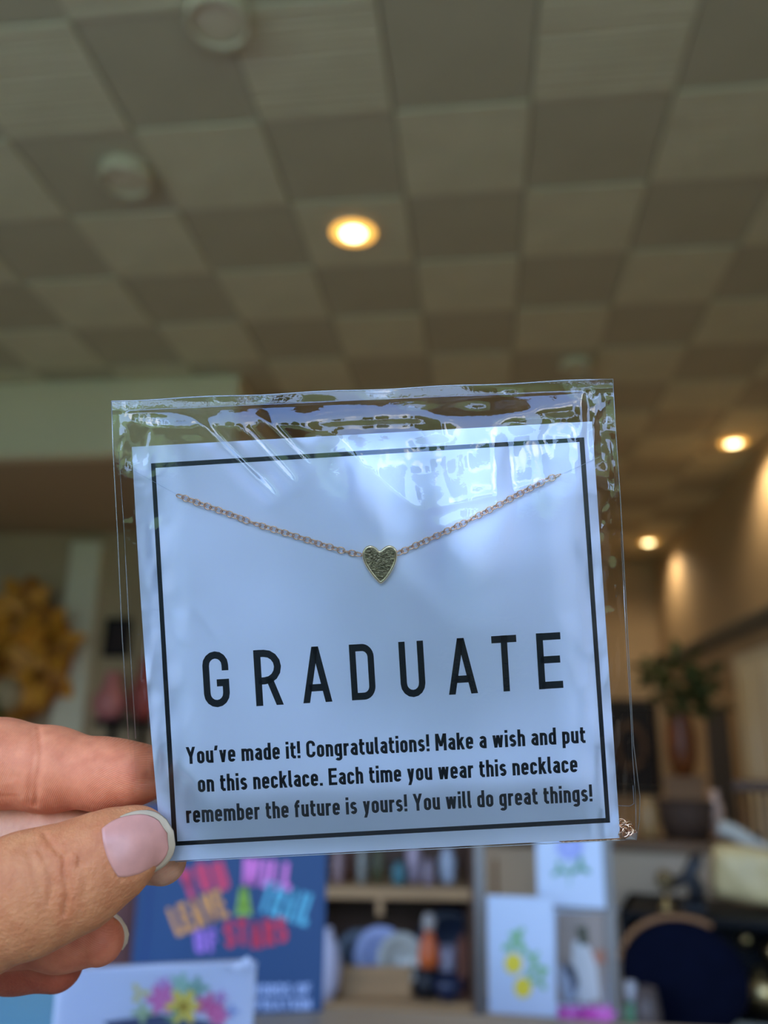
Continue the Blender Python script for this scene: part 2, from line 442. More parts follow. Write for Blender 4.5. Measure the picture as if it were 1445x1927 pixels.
        PL(arc(c, t - q, R, q, 20, 270) + arc(c, b + q2, R, q2, 90, -160)[1:])
    elif ch == 'k': PL([(l, 0), (l, 1)]); DG((l, .26), (r, X)); DG((r + .02, 0), (c - .02, .46))
    elif ch == 'v' or ch == 'y':
        DG((h, X), (c, 0)); DG((Wd - h, X), (c, 0))
        if ch == 'y': DG((c, 0.02), (c - .085, -.24))
    elif ch == 'w': DG((h, X), (Wd * .28, 0)); DG((c, X), (Wd * .28, 0)); DG((c, X), (Wd * .72, 0)); DG((Wd - h, X), (Wd * .72, 0))
    elif ch == '!': PL([(c, .28), (c, 1)]); PL([(c, 0), (c, w)])
    elif ch == '.': PL([(c, 0), (c, w)])
    elif ch == "'": DG((c - .03, .72), (c + .02, 1))
    return Wd, G

def stroke_bm(bm, G, w, xf, sx=1.0):
    h = w / 2
    for g in G:
        if g[0] == 'D':
            (xa, ya), (xb, yb), k = g[1], g[2], g[3]
            dx, dy = xb - xa, yb - ya; hw = h * k * math.hypot(dx, dy) / max(abs(dy), 1e-3) * .97
            vs = [bm.verts.new(xf(x, y)) for x, y in ((xa - hw, ya), (xa + hw, ya), (xb + hw, yb), (xb - hw, yb))]
            bm.faces.new(vs); continue
        p, closed = g[1], g[2]; n = len(p); Lr = []
        pp = []
        for q in p:                                   # drop repeats
            if not pp or math.hypot(q[0] - pp[-1][0], q[1] - pp[-1][1]) > 1e-5: pp.append(q)
        if closed and math.hypot(pp[0][0] - pp[-1][0], pp[0][1] - pp[-1][1]) < 1e-5: pp.pop()
        p = pp; n = len(p)
        for i in range(n):
            a = p[i - 1] if (i or closed) else None; b = p[(i + 1) % n] if (i < n - 1 or closed) else None
            def nrm(u, v):
                dx, dy = v[0] - u[0], v[1] - u[1]; L_ = math.hypot(dx, dy) or 1; return (-dy / L_, dx / L_)
            n1 = nrm(a, p[i]) if a else None; n2 = nrm(p[i], b) if b else None
            if n1 is None: n1 = n2
            if n2 is None: n2 = n1
            mx_, my_ = n1[0] + n2[0], n1[1] + n2[1]; d = mx_ * n1[0] + my_ * n1[1]
            if d < .35: d = .35
            mx_, my_ = mx_ / d * h, my_ / d * h
            Lr.append((bm.verts.new(xf(p[i][0] + mx_, p[i][1] + my_)), bm.verts.new(xf(p[i][0] - mx_, p[i][1] - my_))))
        for i in range(n if closed else n - 1):
            A, B = Lr[i], Lr[(i + 1) % n]
            bm.faces.new((A[0], A[1], B[1], B[0]))

# ------------------------------------------------------------------ frame of the held card
# local frame "K": x right, y up along the picture, z towards the camera, millimetres at 10 px per mm
KM = M.copy(); ko = P(722.5, 963.5, D0)
for i in range(3): KM[i][2] = -FWD[i]; KM[i][3] = ko[i]
KS = KM @ Matrix.Scale(0.001, 4)
def K(px, py, z=0.0):            # picture position on the card plane + height in mm towards the camera
    k = (D0 * 1000 - z) / (D0 * 1000)
    return Vector(((px - 722.5) * .1 * k, -(py - 963.5) * .1 * k, z))
def kthing(name, label, cat):
    o = thing(name, label, cat); o.matrix_world = KS; return o
TL, TR, BR, BL = (248, 841), (1114, 793), (1167, 1577), (306, 1621)
def cardpt(s, t):
    return ((TL[0] * (1 - s) + TR[0] * s) * (1 - t) + (BL[0] * (1 - s) + BR[0] * s) * t - 5 * math.sin(PI * t) * (1 - s),
            (TL[1] * (1 - s) + TR[1] * s) * (1 - t) + (BL[1] * (1 - s) + BR[1] * s) * t)

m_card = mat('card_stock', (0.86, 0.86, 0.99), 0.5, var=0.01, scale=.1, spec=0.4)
m_ink = mat('black_ink', (0.012, 0.014, 0.018), 0.38, var=0.3, scale=3, spec=0.5)
card = kthing('necklace_card', 'white square message card with black border and GRADUATE lettering inside the clear sleeve', 'card')
v, f = [], []; NS, NT = 24, 24
for side, z in ((0, 0.0), (1, -0.45)):
    for j in range(NT + 1):
        for i in range(NS + 1):
            x, y = cardpt(i / NS, j / NT); v.append(K(x, y, z))
n1 = (NS + 1) * (NT + 1)
for j in range(NT):
    for i in range(NS):
        a = j * (NS + 1) + i; q = (a, a + NS + 1, a + NS + 2, a + 1)
        f.append(q); f.append(tuple(n1 + k for k in q[::-1]))
edge = [i for i in range(NS + 1)] + [j * (NS + 1) + NS for j in range(1, NT + 1)] + [NT * (NS + 1) + i for i in range(NS - 1, -1, -1)] + [j * (NS + 1) for j in range(NT - 1, 0, -1)]
for a, b in zip(edge, edge[1:] + edge[:1]): f.append((a, b, b + n1, a + n1))
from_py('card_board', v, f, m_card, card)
# printed border
B_o = [(284, 872), (1099, 823), (1148, 1548), (325, 1592)]
cx_, cy__ = 714, 1208
def inset(q, k): 
    return [(q[0][0] + k, q[0][1] + k), (q[1][0] - k, q[1][1] + k), (q[2][0] - k, q[2][1] - k), (q[3][0] + k, q[3][1] - k)]
bi = inset(B_o, 8.6)
v = [K(x, y, .03) for x, y in B_o + bi]
from_py('printed_border', v, [(0, 4, 5, 1), (1, 5, 6, 2), (2, 6, 7, 3), (3, 7, 4, 0)], m_ink, card)
# headline
ang = math.radians(3.45); ca, sa = math.cos(ang), math.sin(ang)
bm = bmesh.new(); CH = 105.5
for ch, x0, x1, ybase in (('G', 380, 433, 1331), ('R', 477, 532, 1327.5), ('A', 565, 625, 1322), ('D', 657, 707, 1317), ('U', 750, 801, 1312),
                      ('A', 839, 899, 1306), ('T', 925, 976, 1301), ('E', 1009, 1059, 1296)):
    Wd, G = glyph(ch, .132)
    k = 1.0
    gx = (x1 - x0) / CH
    def xf(x, y, x0=x0, x1=x1, yb=ybase, Wd=Wd):
        X_ = (x / Wd - .5) * (x1 - x0 - 4.0); Y_ = y * CH
        cxm = (x0 + x1) / 2 - .5 * CH * sa * 0
        return K(cxm + X_ * ca - (Y_ - CH / 2) * sa - 0, yb - X_ * sa - Y_ * ca, .035)
    stroke_bm(bm, G, .128, xf)
from_bm('headline_lettering', bm, m_ink, card)
lines = [("You've made it! Congratulations! Make a wish and put", (351, 1438), (1102, 1398)),
         ("on this necklace. Each time you wear this necklace", (373, 1491), (1087, 1453)),
         ("remember the future is yours! You will do great things!", (351, 1549), (1115, 1508))]
for txt, p0, p1 in lines:
    w_ = .165; xs_ = []; x = 0; gap = .085
    for ch in txt:
        Wd, G = glyph(ch, w_); xs_.append((x, Wd, G)); x += Wd + gap
    tot = x - gap; Ld = math.hypot(p1[0] - p0[0], p1[1] - p0[1]); sx_ = Ld / tot
    dx, dy = (p1[0] - p0[0]) / Ld, (p1[1] - p0[1]) / Ld
    bm = bmesh.new(); ch_ = 32.0
    for (gx, Wd, G) in xs_:
        def xf(X_, Y_, gx=gx): 
            a_ = (gx + X_) * sx_; b_ = Y_ * ch_
            return K(p0[0] + dx * a_ + dy * b_ * 1.0, p0[1] + dy * a_ - dx * b_, .035)
        stroke_bm(bm, G, w_, xf)
    from_bm('message_lettering', bm, m_ink, card)
# the two slits the chain passes through
m_slit = mat('paper_cut', (0.55, 0.58, 0.70), 0.6)
for a, b in (((252, 886), (334, 931)), ((1054, 894), (1128, 860))):
    bm = bmesh.new(); A, B = K(*a, .05), K(*b, .05); nrm_ = Vector((-(B - A).y, (B - A).x, 0)).normalized() * .06
    vs = [bm.verts.new(p) for p in (A - nrm_ * .3, B - nrm_ * .3, B + nrm_ * .3, A + nrm_ * .3)]
    vt = [bm.verts.new(p + Vector((0, 0, .12))) for p in ((A + B) / 2 - nrm_ * .2, (A + B) / 2 + nrm_ * .2)]
    bm.faces.new((vs[0], vs[1], vt[0])); bm.faces.new((vs[1], vs[2], vt[1], vt[0])); bm.faces.new((vs[2], vs[3], vt[1])); bm.faces.new((vs[3], vs[0], vt[0], vt[1]))
    from_bm('slit', bm, m_slit, card)

# ------------------------------------------------------------------ necklace
m_gold = mat('rose_gold_wire', (0.92, 0.56, 0.35), 0.25, 1.0, spec=.6)
m_rim = mat('polished_gold', (0.98, 0.74, 0.44), 0.16, 1.0)
m_face = mat('dark_gold_face', (0.25, 0.195, 0.11), 0.45, 1.0, var=.5, scale=2.2, bump=.25, bscale=3)  # darker than the rim, with random speckle
neck = kthing('necklace', 'fine rose gold chain necklace with a small heart charm threaded through the card', 'necklace')
bm = bmesh.new()
tube(bm, [(.74 * math.cos(a), .56 * math.sin(a), 0) for a in [2 * PI * k / 20 for k in range(20)]], .115, 7, True)
link_me = bpy.data.meshes.new('link'); bmesh.ops.recalc_face_normals(bm, faces=bm.faces); bm.to_mesh(link_me); bm.free(); link_me.materials.append(m_gold)
link_me.polygons.foreach_set('use_smooth', [True] * len(link_me.polygons))
def put_link(p, ang, tilt, sc=1.0):
    o = bpy.data.objects.new('link', link_me); COL.objects.link(o); o.parent = neck
    o.location = p; o.rotation_euler = (Matrix.Rotation(ang, 3, 'Z') @ Matrix.Rotation(tilt, 3, 'X')).to_euler(); o.scale = (sc,) * 3
def resample(pts, step):
    out_, acc = [], 0.0
    P_ = [Vector((*p, 0)) for p in pts]; cur = P_[0]; out_.append(cur.copy()); i = 1
    while i < len(P_):
        d = (P_[i] - cur).length
        if d + acc >= step:
            cur = cur + (P_[i] - cur).normalized() * (step - acc); out_.append(cur.copy()); acc = 0
        else: acc += d; cur = P_[i]; i += 1
    return out_
pl = [(339, 934), (369, 945), (423, 964), (468, 981), (491, 989), (524, 999), (569, 1013), (603, 1024), (650, 1038), (678, 1044)]
prr = [(752, 1040), (785, 1025), (844, 998), (873, 984), (896, 972), (937, 951), (980, 928), (1024, 905), (1049, 895)]
for path in (pl, prr):
    q = resample(path, 11.0)
    for k, p in enumerate(q):
        a = q[min(k + 1, len(q) - 1)] - q[max(k - 1, 0)]
        an = math.atan2(-a.y, a.x)
        tl = (0.25 if k % 2 else -.95) + random.uniform(-.15, .15)
        if k % 17 == 12: tl = 0.05
        if k % 17 == 13: tl = 1.3
        put_link(K(p.x, p.y, .64), an + random.uniform(-.06, .06), tl)
# the rest of the chain: bunched in the bottom corner of the sleeve
for k in range(26):
    p = K(1172 + random.uniform(-5, 17) , 1561 + random.uniform(-12, 9), -.4 + random.uniform(-.4, .4))
    if k < 9: p = K(1168 + k * 2.8, 1548 + k * 2.6 + random.uniform(-2, 2), -.2)
    put_link(p, random.uniform(0, PI), random.uniform(-1.2, 1.2))
for k in range(11):
    put_link(K(1060 + k * 10 + random.uniform(-3, 3), 1584 - k * .5, -.9), random.uniform(-.3, .3), 1.3)
# heart
hp = [(714.0, 1037.5), (709, 1031), (702, 1026.8), (694, 1026), (686.5, 1030), (682, 1037), (681, 1046), (683, 1056), (688, 1066), (695, 1077), (703, 1087), (711, 1096), (716.5, 1099.5)]
hr = [(719.5, 1032.5), (727, 1027), (735, 1025.5), (743, 1029.5), (747.5, 1037), (748, 1047), (745.5, 1059), (740, 1071), (733, 1083), (725, 1093)]
outl = hp + hr[::-1]
def smooth_closed(p, it=2):
    for _ in range(it):
        q = []
        for i in range(len(p)):
            a, b = p[i], p[(i + 1) % len(p)]
            q += [(a[0] * .75 + b[0] * .25, a[1] * .75 + b[1] * .25), (a[0] * .25 + b[0] * .75, a[1] * .25 + b[1] * .75)]
        p = q
    return p
outl = smooth_closed(outl, 2)
def offs(p, d):
    n = len(p); r_ = []
    ar = sum(p[i][0] * p[(i + 1) % n][1] - p[(i + 1) % n][0] * p[i][1] for i in range(n))
    sgn = 1 if ar > 0 else -1
    for i in range(n):
        a, b = p[i - 2], p[(i + 2) % n]; dx, dy = b[0] - a[0], b[1] - a[1]; L_ = math.hypot(dx, dy) or 1
        r_.append((p[i][0] - sgn * dy / L_ * d, p[i][1] + sgn * dx / L_ * d))
    return r_
bm = bmesh.new(); rings = []
for d_, z_ in ((1.5, .08), (0, .3), (0, 1.3), (1.2, 1.6), (3.0, 1.72), (4.6, 1.66), (5.2, 1.56)):
    rings.append([bm.verts.new(K(x, y, z_)) for x, y in offs(outl, d_)])
for A, B in zip(rings, rings[1:]):
    for k in range(len(A)): bm.faces.new((A[k], A[(k + 1) % len(A)], B[(k + 1) % len(A)], B[k]))
bm.faces.new(rings[0])
heart_o = from_bm('heart_charm', bm, m_rim, neck, True)
bm = bmesh.new(); c_ = bm.verts.new(K(714.5, 1058, 1.60)); rg = [bm.verts.new(K(x, y, 1.575)) for x, y in offs(outl, 5.0)]
for k in range(len(rg)): bm.faces.new((rg[k], rg[(k + 1) % len(rg)], c_))
o = from_bm('heart_face', bm, m_face, heart_o); o['label'] = 'dull speckled gold face of the heart'

# ------------------------------------------------------------------ clear sleeve
def film_material(name, tint=.992, gain=1.8, bscale=1.2, bstr=.12, rough=.02):
    m = bpy.data.materials.new(name); m.use_nodes = True
    n = m.node_tree.nodes; L = m.node_tree.links; n.clear()
    o = n.new('ShaderNodeOutputMaterial'); mix = n.new('ShaderNodeMixShader'); tr = n.new('ShaderNodeBsdfTransparent')
    gl = n.new('ShaderNodeBsdfGlossy'); gl.inputs['Roughness'].default_value = rough
    tr.inputs['Color'].default_value = (tint, tint, tint, 1)
    fr = n.new('ShaderNodeFresnel'); fr.inputs['IOR'].default_value = 1.5
    mu = n.new('ShaderNodeMath'); mu.operation = 'MULTIPLY'; mu.inputs[1].default_value = gain; mu.use_clamp = True
    t = n.new('ShaderNodeTexCoord'); no = n.new('ShaderNodeTexNoise'); no.inputs['Scale'].default_value = bscale; no.inputs['Detail'].default_value = 2
    bu = n.new('ShaderNodeBump'); bu.inputs['Strength'].default_value = bstr; bu.inputs['Distance'].default_value = .00015
    L.new(t.outputs['Object'], no.inputs['Vector']); L.new(no.outputs['Fac'], bu.inputs['Height'])
    L.new(bu.outputs[0], gl.inputs['Normal']); L.new(bu.outputs[0], fr.inputs['Normal'])
    L.new(fr.outputs[0], mu.inputs[0]); L.new(mu.outputs[0], mix.inputs[0])
    L.new(tr.outputs[0], mix.inputs[1]); L.new(gl.outputs[0], mix.inputs[2]); L.new(mix.outputs[0], o.inputs[0])
    return m
m_film = film_material('cellophane', gain=1.7)
m_seam = film_material('cellophane_seam', tint=.99, gain=9.0, rough=.35)

def vnoise(x, y, seed):
    r = np.random.default_rng(seed); T = r.uniform(-1, 1, (64, 64))
    xi = np.floor(x).astype(int); yi = np.floor(y).astype(int); fx = x - xi; fy = y - yi
    fx = fx * fx * fx * (fx * (fx * 6 - 15) + 10); fy = fy * fy * fy * (fy * (fy * 6 - 15) + 10)
    g = lambda a, b: T[(a % 64), (b % 64)]
    return (g(xi, yi) * (1 - fx) + g(xi + 1, yi) * fx) * (1 - fy) + (g(xi, yi + 1) * (1 - fx) + g(xi + 1, yi + 1) * fx) * fy
def ridge(u, v_, x0, y0, x1, y1, w0, w1, hgt):
    dx, dy = x1 - x0, y1 - y0; L2 = dx * dx + dy * dy
    t = ((u - x0) * dx + (v_ - y0) * dy) / L2
    d = ((u - x0) * -dy + (v_ - y0) * dx) / math.sqrt(L2)
    w = w0 + (w1 - w0) * np.clip(t, 0, 1)
    fade = np.clip(np.minimum(t, 1 - t) * 6, 0, 1); fade = np.where((t < 0) | (t > 1), 0, fade * fade * (3 - 2 * fade))
    return hgt * np.exp(-(d / w) ** 2) * fade
LE = [(755, 210), (850, 213), (1000, 221), (1200, 230), (1390, 242), (1520, 254), (1622, 262)]
RE = [(713, 1153), (790, 1157), (935, 1167), (1250, 1184), (1400, 1192), (1500, 1204), (1545, 1203), (1581, 1197)]
def film(name, NS, NT, front, m, parent):
    s = np.linspace(0, 1, NS + 1)[None, :]; t = np.linspace(0, 1, NT + 1)[:, None]
    s, t = np.broadcast_arrays(s, t)
    yl = 755 + (1623 - 755) * t; yr = 713 + (1581 - 713) * t
    xl = np.interp(yl, [a for a, b in LE], [b for a, b in LE]); xr = np.interp(yr, [a for a, b in RE], [b for a, b in RE])
    if not front: xl = xl + 11 * np.sin(PI * np.clip(t * 1.0, 0, 1)) ; xr = xr - 9 * np.clip(t * 1.4, 0, 1)
    u = xl * (1 - s) + xr * s; v_ = yl * (1 - s) + yr * s
    tau = t * 86.8                                  # mm from the top edge
    es = np.minimum(s, 1 - s) * 94                  # mm from the side edges
    eb = (1 - t) * 86.8
    sm = lambda a: np.clip(a, 0, 1) ** 2 * (3 - 2 * np.clip(a, 0, 1))
    if front:
        # tilted upper part: slope field integrated downwards
        vb = np.interp(u, [200, 300, 420, 560, 640, 690, 760, 830, 900, 1000, 1080, 1130, 1200],
                          [775, 785, 790, 795, 812, 872, 930, 985, 965, 905, 880, 860, 800])
        g = .25 * (1 - sm((v_ - vb) / 16.0)) * sm((v_ - 745) / 14 + .4)
        nz = vnoise(u / 115, v_ / 60, 11) * .13 + vnoise(u / 48, v_ / 30, 5) * .11
        g = g + nz * np.where(v_ < vb + 30, 1.0, 0) * (1 - sm((v_ - vb) / 30))
        patch = np.clip(.62 + 1.5 * vnoise(u / 75, v_ / 30, 77) + .5 * vnoise(u / 30, v_ / 22, 78), -.25, 1.55)
        topz = 1 - sm((v_ - (842 - .055 * (u - 250)) - 10) / 40)
        g = g * (1 - topz + topz * patch)
        dk = np.exp(-(((u - 700) / 125) ** 4 + ((v_ - 783) / 24) ** 4)); g = g * (1 - dk) - .02 * dk
        dk = np.exp(-(((u - 460) / 45) ** 4 + ((v_ - 800) / 24) ** 4)); g = g * (1 - dk)
        hh = np.cumsum(g * (86.8 / NT), axis=0)
        # soften column-to-column
        ker = np.exp(-np.linspace(-2, 2, 13) ** 2); ker /= ker.sum()
        hh = np.apply_along_axis(lambda a: np.convolve(np.pad(a, 6, 'edge'), ker, 'valid'), 1, hh)
        back = hh * (1 - .80 * sm((v_ - vb - 20) / 420))
        ker2 = np.exp(-np.linspace(-2, 2, 111) ** 2); ker2 /= ker2.sum()
        wide = np.apply_along_axis(lambda a: np.convolve(np.pad(a, 55, 'edge'), ker2, 'valid'), 1, back)
        low = sm((v_ - vb) / 140); back = back * (1 - low) + wide * low
        h_ = .35 + back * .85 + 1.9 * sm(es / 12) * sm(tau / 6) * sm(eb / 14)
        h_ = h_ * (.25 + .75 * sm(es / 9))
        for R_ in ((352, 772, 530, 948, 5, 3.5, .95), (385, 792, 500, 905, 7, 4, -.55), (450, 800, 560, 918, 5, 3.5, .9), (480, 775, 590, 885, 5, 3, .8),
                   (322, 1130, 345, 1205, 9, 5, .22), (360, 1112, 430, 1205, 8, 3, .12), (640, 830, 690, 895, 14, 10, .35),
                   (770, 900, 900, 840, 10, 14, .3), (800, 960, 1040, 905, 5, 4, .3), (700, 1000, 900, 1180, 25, 12, .15),
                   (1110, 900, 1165, 935, 5, 5, .4), (1075, 860, 1160, 800, 8, 10, .5), (1120, 790, 1150, 735, 6, 7, .4),
                   (1145, 820, 1160, 1000, 3, 3, .35), (1130, 1000, 1172, 1200, 4, 3, .3), (230, 800, 262, 900, 4, 4, .3),
                   (240, 900, 255, 1120, 4, 3, .35), (250, 1120, 272, 1320, 4, 3, .25), (215, 790, 420, 812, 5, 6, .35), (240, 775, 400, 783, 3, 4, .3),
                   (880, 1150, 1080, 1200, 30, 14, .12), (1080, 1130, 1130, 1240, 8, 6, .2), (1120, 1250, 1150, 1420, 8, 6, .2)):
            h_ = h_ + ridge(u, v_, R_[0], R_[1], R_[2], R_[3], R_[4] * 1.8, R_[5] * 1.8, R_[6] * .5)
        side = 1 - sm((es - 4) / 8)
        h_ = h_ + side * sm(es / 1.5) * (vnoise(u / 13, v_ / 60, 21) * .28 + vnoise(u / 8 + v_ / 30, v_ / 22, 22) * .06)
        h_ = h_ + (vnoise(u / 170, v_ / 150, 31) * .28 + vnoise(u / 60, v_ / 75, 32) * .035) * sm(es / 6)
        # flat fold band along the top
        h_ = np.where(tau < 2.2, .35 + tau * .06 + .05 * vnoise(u / 60, v_ / 20, 8), h_)
        # pinched under the thumb
        dt = np.hypot((u - 265) / 90, (v_ - 1590) / 110); pk = 1 - sm((dt - .8) / .9)
        h_ = h_ * (1 - pk) + .12 * pk
        # stay above the card, charm and chain
        h_ = np.maximum(h_, .10)
        dh = np.hypot(u - 714, v_ - 1060); h_ = np.maximum(h_, 2.05 * (1 - sm((dh - 60) / 160)))
        h_ = np.where((v_ > 880) & (v_ < 1060) & (u > 320) & (u < 1065), np.maximum(h_, 1.25), h_)
        z = h_
    else:
        z = -.9 - 1.3 * sm(es / 10) * sm(tau / 12) * sm(eb / 8)
        z = z - (vnoise(u / 12, v_ / 45, 41) * .35) * sm(es / 2) * (1 - sm((es - 5) / 8)) - vnoise(u / 60, v_ / 30, 42) * .4 * (1 - sm((tau - 6) / 8)) * sm(tau / 2)
        dt = np.hypot((u - 265) / 100, (v_ - 1560) / 150); pk = 1 - sm((dt - .9) / .8)
        z = z * (1 - pk) - .75 * pk
    k = (D0 * 1000 - z) / (D0 * 1000)
    V = np.stack([(u - 722.5) * .1 * k, -(v_ - 963.5) * .1 * k, z], -1).reshape(-1, 3)
    idx = np.arange((NS + 1) * (NT + 1)).reshape(NT + 1, NS + 1)
    Fc = np.stack([idx[:-1, :-1], idx[1:, :-1], idx[1:, 1:], idx[:-1, 1:]], -1).reshape(-1, 4)
    me = bpy.data.meshes.new(name); me.from_pydata(V.tolist(), [], Fc.tolist()); me.update()
    return link(name, me, m, parent, True)
sleeve = kthing('plastic_sleeve', 'clear wrinkled cellophane sleeve around the GRADUATE card, held at its lower left corner', 'plastic sleeve')
film('front_film', 330, 300, True, m_film, sleeve)
film('back_film', 150, 130, False, m_film, sleeve)
def seam(name, pts, r, m=m_seam):
    bm = bmesh.new(); tube(bm, pts, r, 6); return from_bm(name, bm, m, sleeve, True)
seam('side_seam', [K(x, y, .1 + .1 * math.sin(y / 37)) for y, x in LE[:-2]], .09)
seam('side_seam', [K(x, y, .1 + .1 * math.sin(y / 31)) for y, x in RE], .09)
seam('side_fold', [K(x + 9 + 5 * math.sin((y - 755) / 300), y, .3) for y, x in LE[1:-2]], .07)
seam('side_fold', [K(x, y, .3) for x, y in ((1168, 1000), (1178, 1200), (1187, 1350), (1190, 1420), (1196, 1500), (1197, 1578))], .07)
seam('top_fold', [K(210 + 943 * k / 20, 755 - 42 * k / 20 + 1.2 * math.sin(k * 1.3), .4) for k in range(21)], .12)
seam('bottom_seam', [K(330 + 867 * k / 20, 1621.5 - 42 * k / 20, .0) for k in range(21)], .10)
# adhesive strip end at lower right
bm = bmesh.new()
q = [bm.verts.new(K(x, y, .6)) for x, y in ((1163, 1478), (1203, 1474), (1204, 1514), (1165, 1516))]; bm.faces.new(q)
strip_o = from_bm('adhesive_strip', bm, m_film, sleeve)
seam('strip_edge', [K(1163, 1516, .62), (K(1185, 1517, .62)), K(1193, 1512, .62), K(1191, 1478, .62)], .05, mat('strip_dark_edge', (.08, .07, .06), .5)).parent = strip_o
bm = bmesh.new()
q = [bm.verts.new(K(*p)) for p in ((1176, 1579, .2), (1197, 1566, .5), (1197, 1580, .1), (1186, 1573, 1.2))]
bm.faces.new((q[0], q[3], q[1])); bm.faces.new((q[0], q[2], q[3])); bm.faces.new((q[3], q[2], q[1]))
from_bm('folded_corner', bm, m_seam, sleeve)
# ------------------------------------------------------------------ hand (one continuous surface grown from tapered limbs)
DM = D0 * 1000
def prim(a, b, flat=1.0):
    A = np.array(K(a[0], a[1], a[2]), float); B = np.array(K(b[0], b[1], b[2]), float)
    ra = a[3] * .1 * (DM - a[2]) / DM; rb = b[3] * .1 * (DM - b[2]) / DM
    return (A, B, ra, rb, flat)
def chain(pts, flat=1.0, flats=None):
    return [prim(pts[i], pts[i + 1], flats[i] if flats else flat) for i in range(len(pts) - 1)]
G_THUMB = chain([(262, 1573, 5.0, 54), (215, 1606, 7.0, 80), (140, 1650, 9.0, 97), (52, 1682, 10.5, 109), (-60, 1722, 9, 116), (-240, 1800, -2, 125), (-440, 1850, -14, 138)], .80)
G_INDEX = chain([(298, 1455, -6.1, 43), (250, 1457, -7.3, 52), (200, 1457, -8.0, 61), (92, 1447, -9.2, 73), (0, 1436, -9.8, 77), (-150, 1428, -9.5, 84), (-330, 1440, -11, 90), (-500, 1500, -16, 98)])
G_MIDDLE = chain([(306, 1620, -6.3, 44), (220, 1597, -9.5, 60), (100, 1570, -13, 72), (-50, 1556, -15.5, 78), (-250, 1575, -16, 84), (-490, 1630, -19, 96)])
G_RING = chain([(187, 1770, -13, 45), (120, 1757, -15, 62), (20, 1742, -17.5, 69), (-120, 1736, -20, 73), (-300, 1755, -22, 79), (-480, 1760, -24, 90)])
G_LITTLE = chain([(106, 1815, -19, 49), (30, 1803, -21.5, 57), (-70, 1800, -24, 61), (-220, 1850, -27, 64), (-430, 1900, -29, 78)])
G_PALM = [prim((-500, 1500, -16, 98), (-850, 1640, -22, 120)), prim((-490, 1630, -20, 96), (-850, 1700, -22, 125)), prim((-480, 1760, -24, 92), (-850, 1780, -24, 120)),
          prim((-430, 1900, -29, 78), (-830, 1850, -26, 110)), prim((-440, 1850, -14, 138), (-820, 1770, -20, 140)),
          prim((-850, 1730, -23, 150), (-1150, 1900, -24, 165)), prim((-1150, 1900, -24, 165), (-1360, 2080, -22, 172))]
def pd(p, X):
    A, B, ra, rb, fl = p; d = (B - A); L2 = (d * d).sum()
    q = X - A
    t = np.clip((q @ d.astype(X.dtype)) / L2, 0, 1)
    w = q - t[..., None] * d.astype(X.dtype)
    if fl != 1.0:
        w[..., 2] = w[..., 2] / fl
    return np.sqrt((w * w).sum(-1)) - (ra + (rb - ra) * t)
def smin(a, b, k):
    h_ = np.clip(.5 + .5 * (b - a) / k, 0, 1)
    return b + (a - b) * h_ - k * h_ * (1 - h_)
GROUPS = [(G_THUMB, 3.0), (G_INDEX, 3.0), (G_MIDDLE, 3.0), (G_RING, 3.0), (G_LITTLE, 3.0)]
def seg_d(px, py, pts):
    best = None
    for (ax, ay), (bx, by) in zip(pts, pts[1:]):
        dx, dy = bx - ax, by - ay; t = np.clip(((px - ax) * dx + (py - ay) * dy) / (dx * dx + dy * dy), 0, 1)
        d = np.hypot(px - ax - t * dx, py - ay - t * dy); best = d if best is None else np.minimum(best, d)
    return best
CREASES = [  # picture polyline, depth mm, width px, which z range
    ([(72, 1372), (78, 1420), (70, 1470), (66, 1512)], .50, 6, (-12, 0)),
    ([(60, 1372), (64, 1420), (58, 1470), (54, 1510)], .25, 5, (-12, 0)),
    ([(0, 1462), (55, 1464)], .10, 3, (-12, 0)), ([(0, 1498), (40, 1498)], .10, 3, (-12, 0)), ([(0, 1484), (60, 1488)], .06, 3, (-12, 0)),
    ([(85, 1572), (100, 1595), (122, 1612), (120, 1640), (126, 1680), (120, 1720)], .50, 5, (5, 40)),
    ([(120, 1612), (138, 1600), (150, 1608), (148, 1630)], .38, 4.5, (5, 40)),
    ([(75, 1600), (90, 1630), (98, 1665), (90, 1700)], .28, 6, (5, 40)), ([(55, 1605), (66, 1650), (78, 1690)], .22, 6, (5, 40)),
    ([(204, 1535), (193, 1552), (190, 1568), (200, 1600), (210, 1636), (220, 1664), (238, 1664), (262, 1654), (290, 1634)], -.20, 7, (4, 40)),
    ([(150, 1625), (160, 1650), (158, 1690)], .20, 6, (5, 40)), ([(108, 1580), (140, 1592)], .10, 3, (5, 40))]
def hand_sdf(X, creases=True):
    tot = None
    for G, k in GROUPS:
        g = None
        for p in G:
            d = pd(p, X); g = d if g is None else smin(g, d, k)
        tot = g if tot is None else smin(tot, g, .5)
    pm = None
    for p in G_PALM:
        d = pd(p, X); pm = d if pm is None else smin(pm, d, 12.0)
    tot = smin(tot, pm, 6.0)
    if creases:
        kk = DM / (DM - X[..., 2]); px = 722.5 + X[..., 0] * 10 * kk; py = 963.5 - X[..., 1] * 10 * kk
        for pts, a, w, (z0, z1) in CREASES:
            near = (np.abs(tot) < 2) & (X[..., 2] > z0) & (X[..., 2] < z1)
            if near.any():
                dd = seg_d(px[near], py[near], pts); tot[near] += (a * np.exp(-(dd / w) ** 2)).astype(tot.dtype)
    return tot
def axis(lo, m0, m1, hi, fine, coarse):
    a = list(np.arange(m0, m1, fine)); b = []; x = m0; st = fine
    while x > lo: st = min(st * 1.15, coarse); x -= st; b.append(x)
    c = []; x = a[-1]; st = fine
    while x < hi: st = min(st * 1.15, coarse); x += st; c.append(x)
    return np.array(b[::-1] + a + c)
xs = axis(-235, -74, -37, -33, .42, 2.4); ys = axis(-150, -93, -37, -25, .42, 2.2); zs = axis(-52, -24, 19, 25, .45, 2.2)
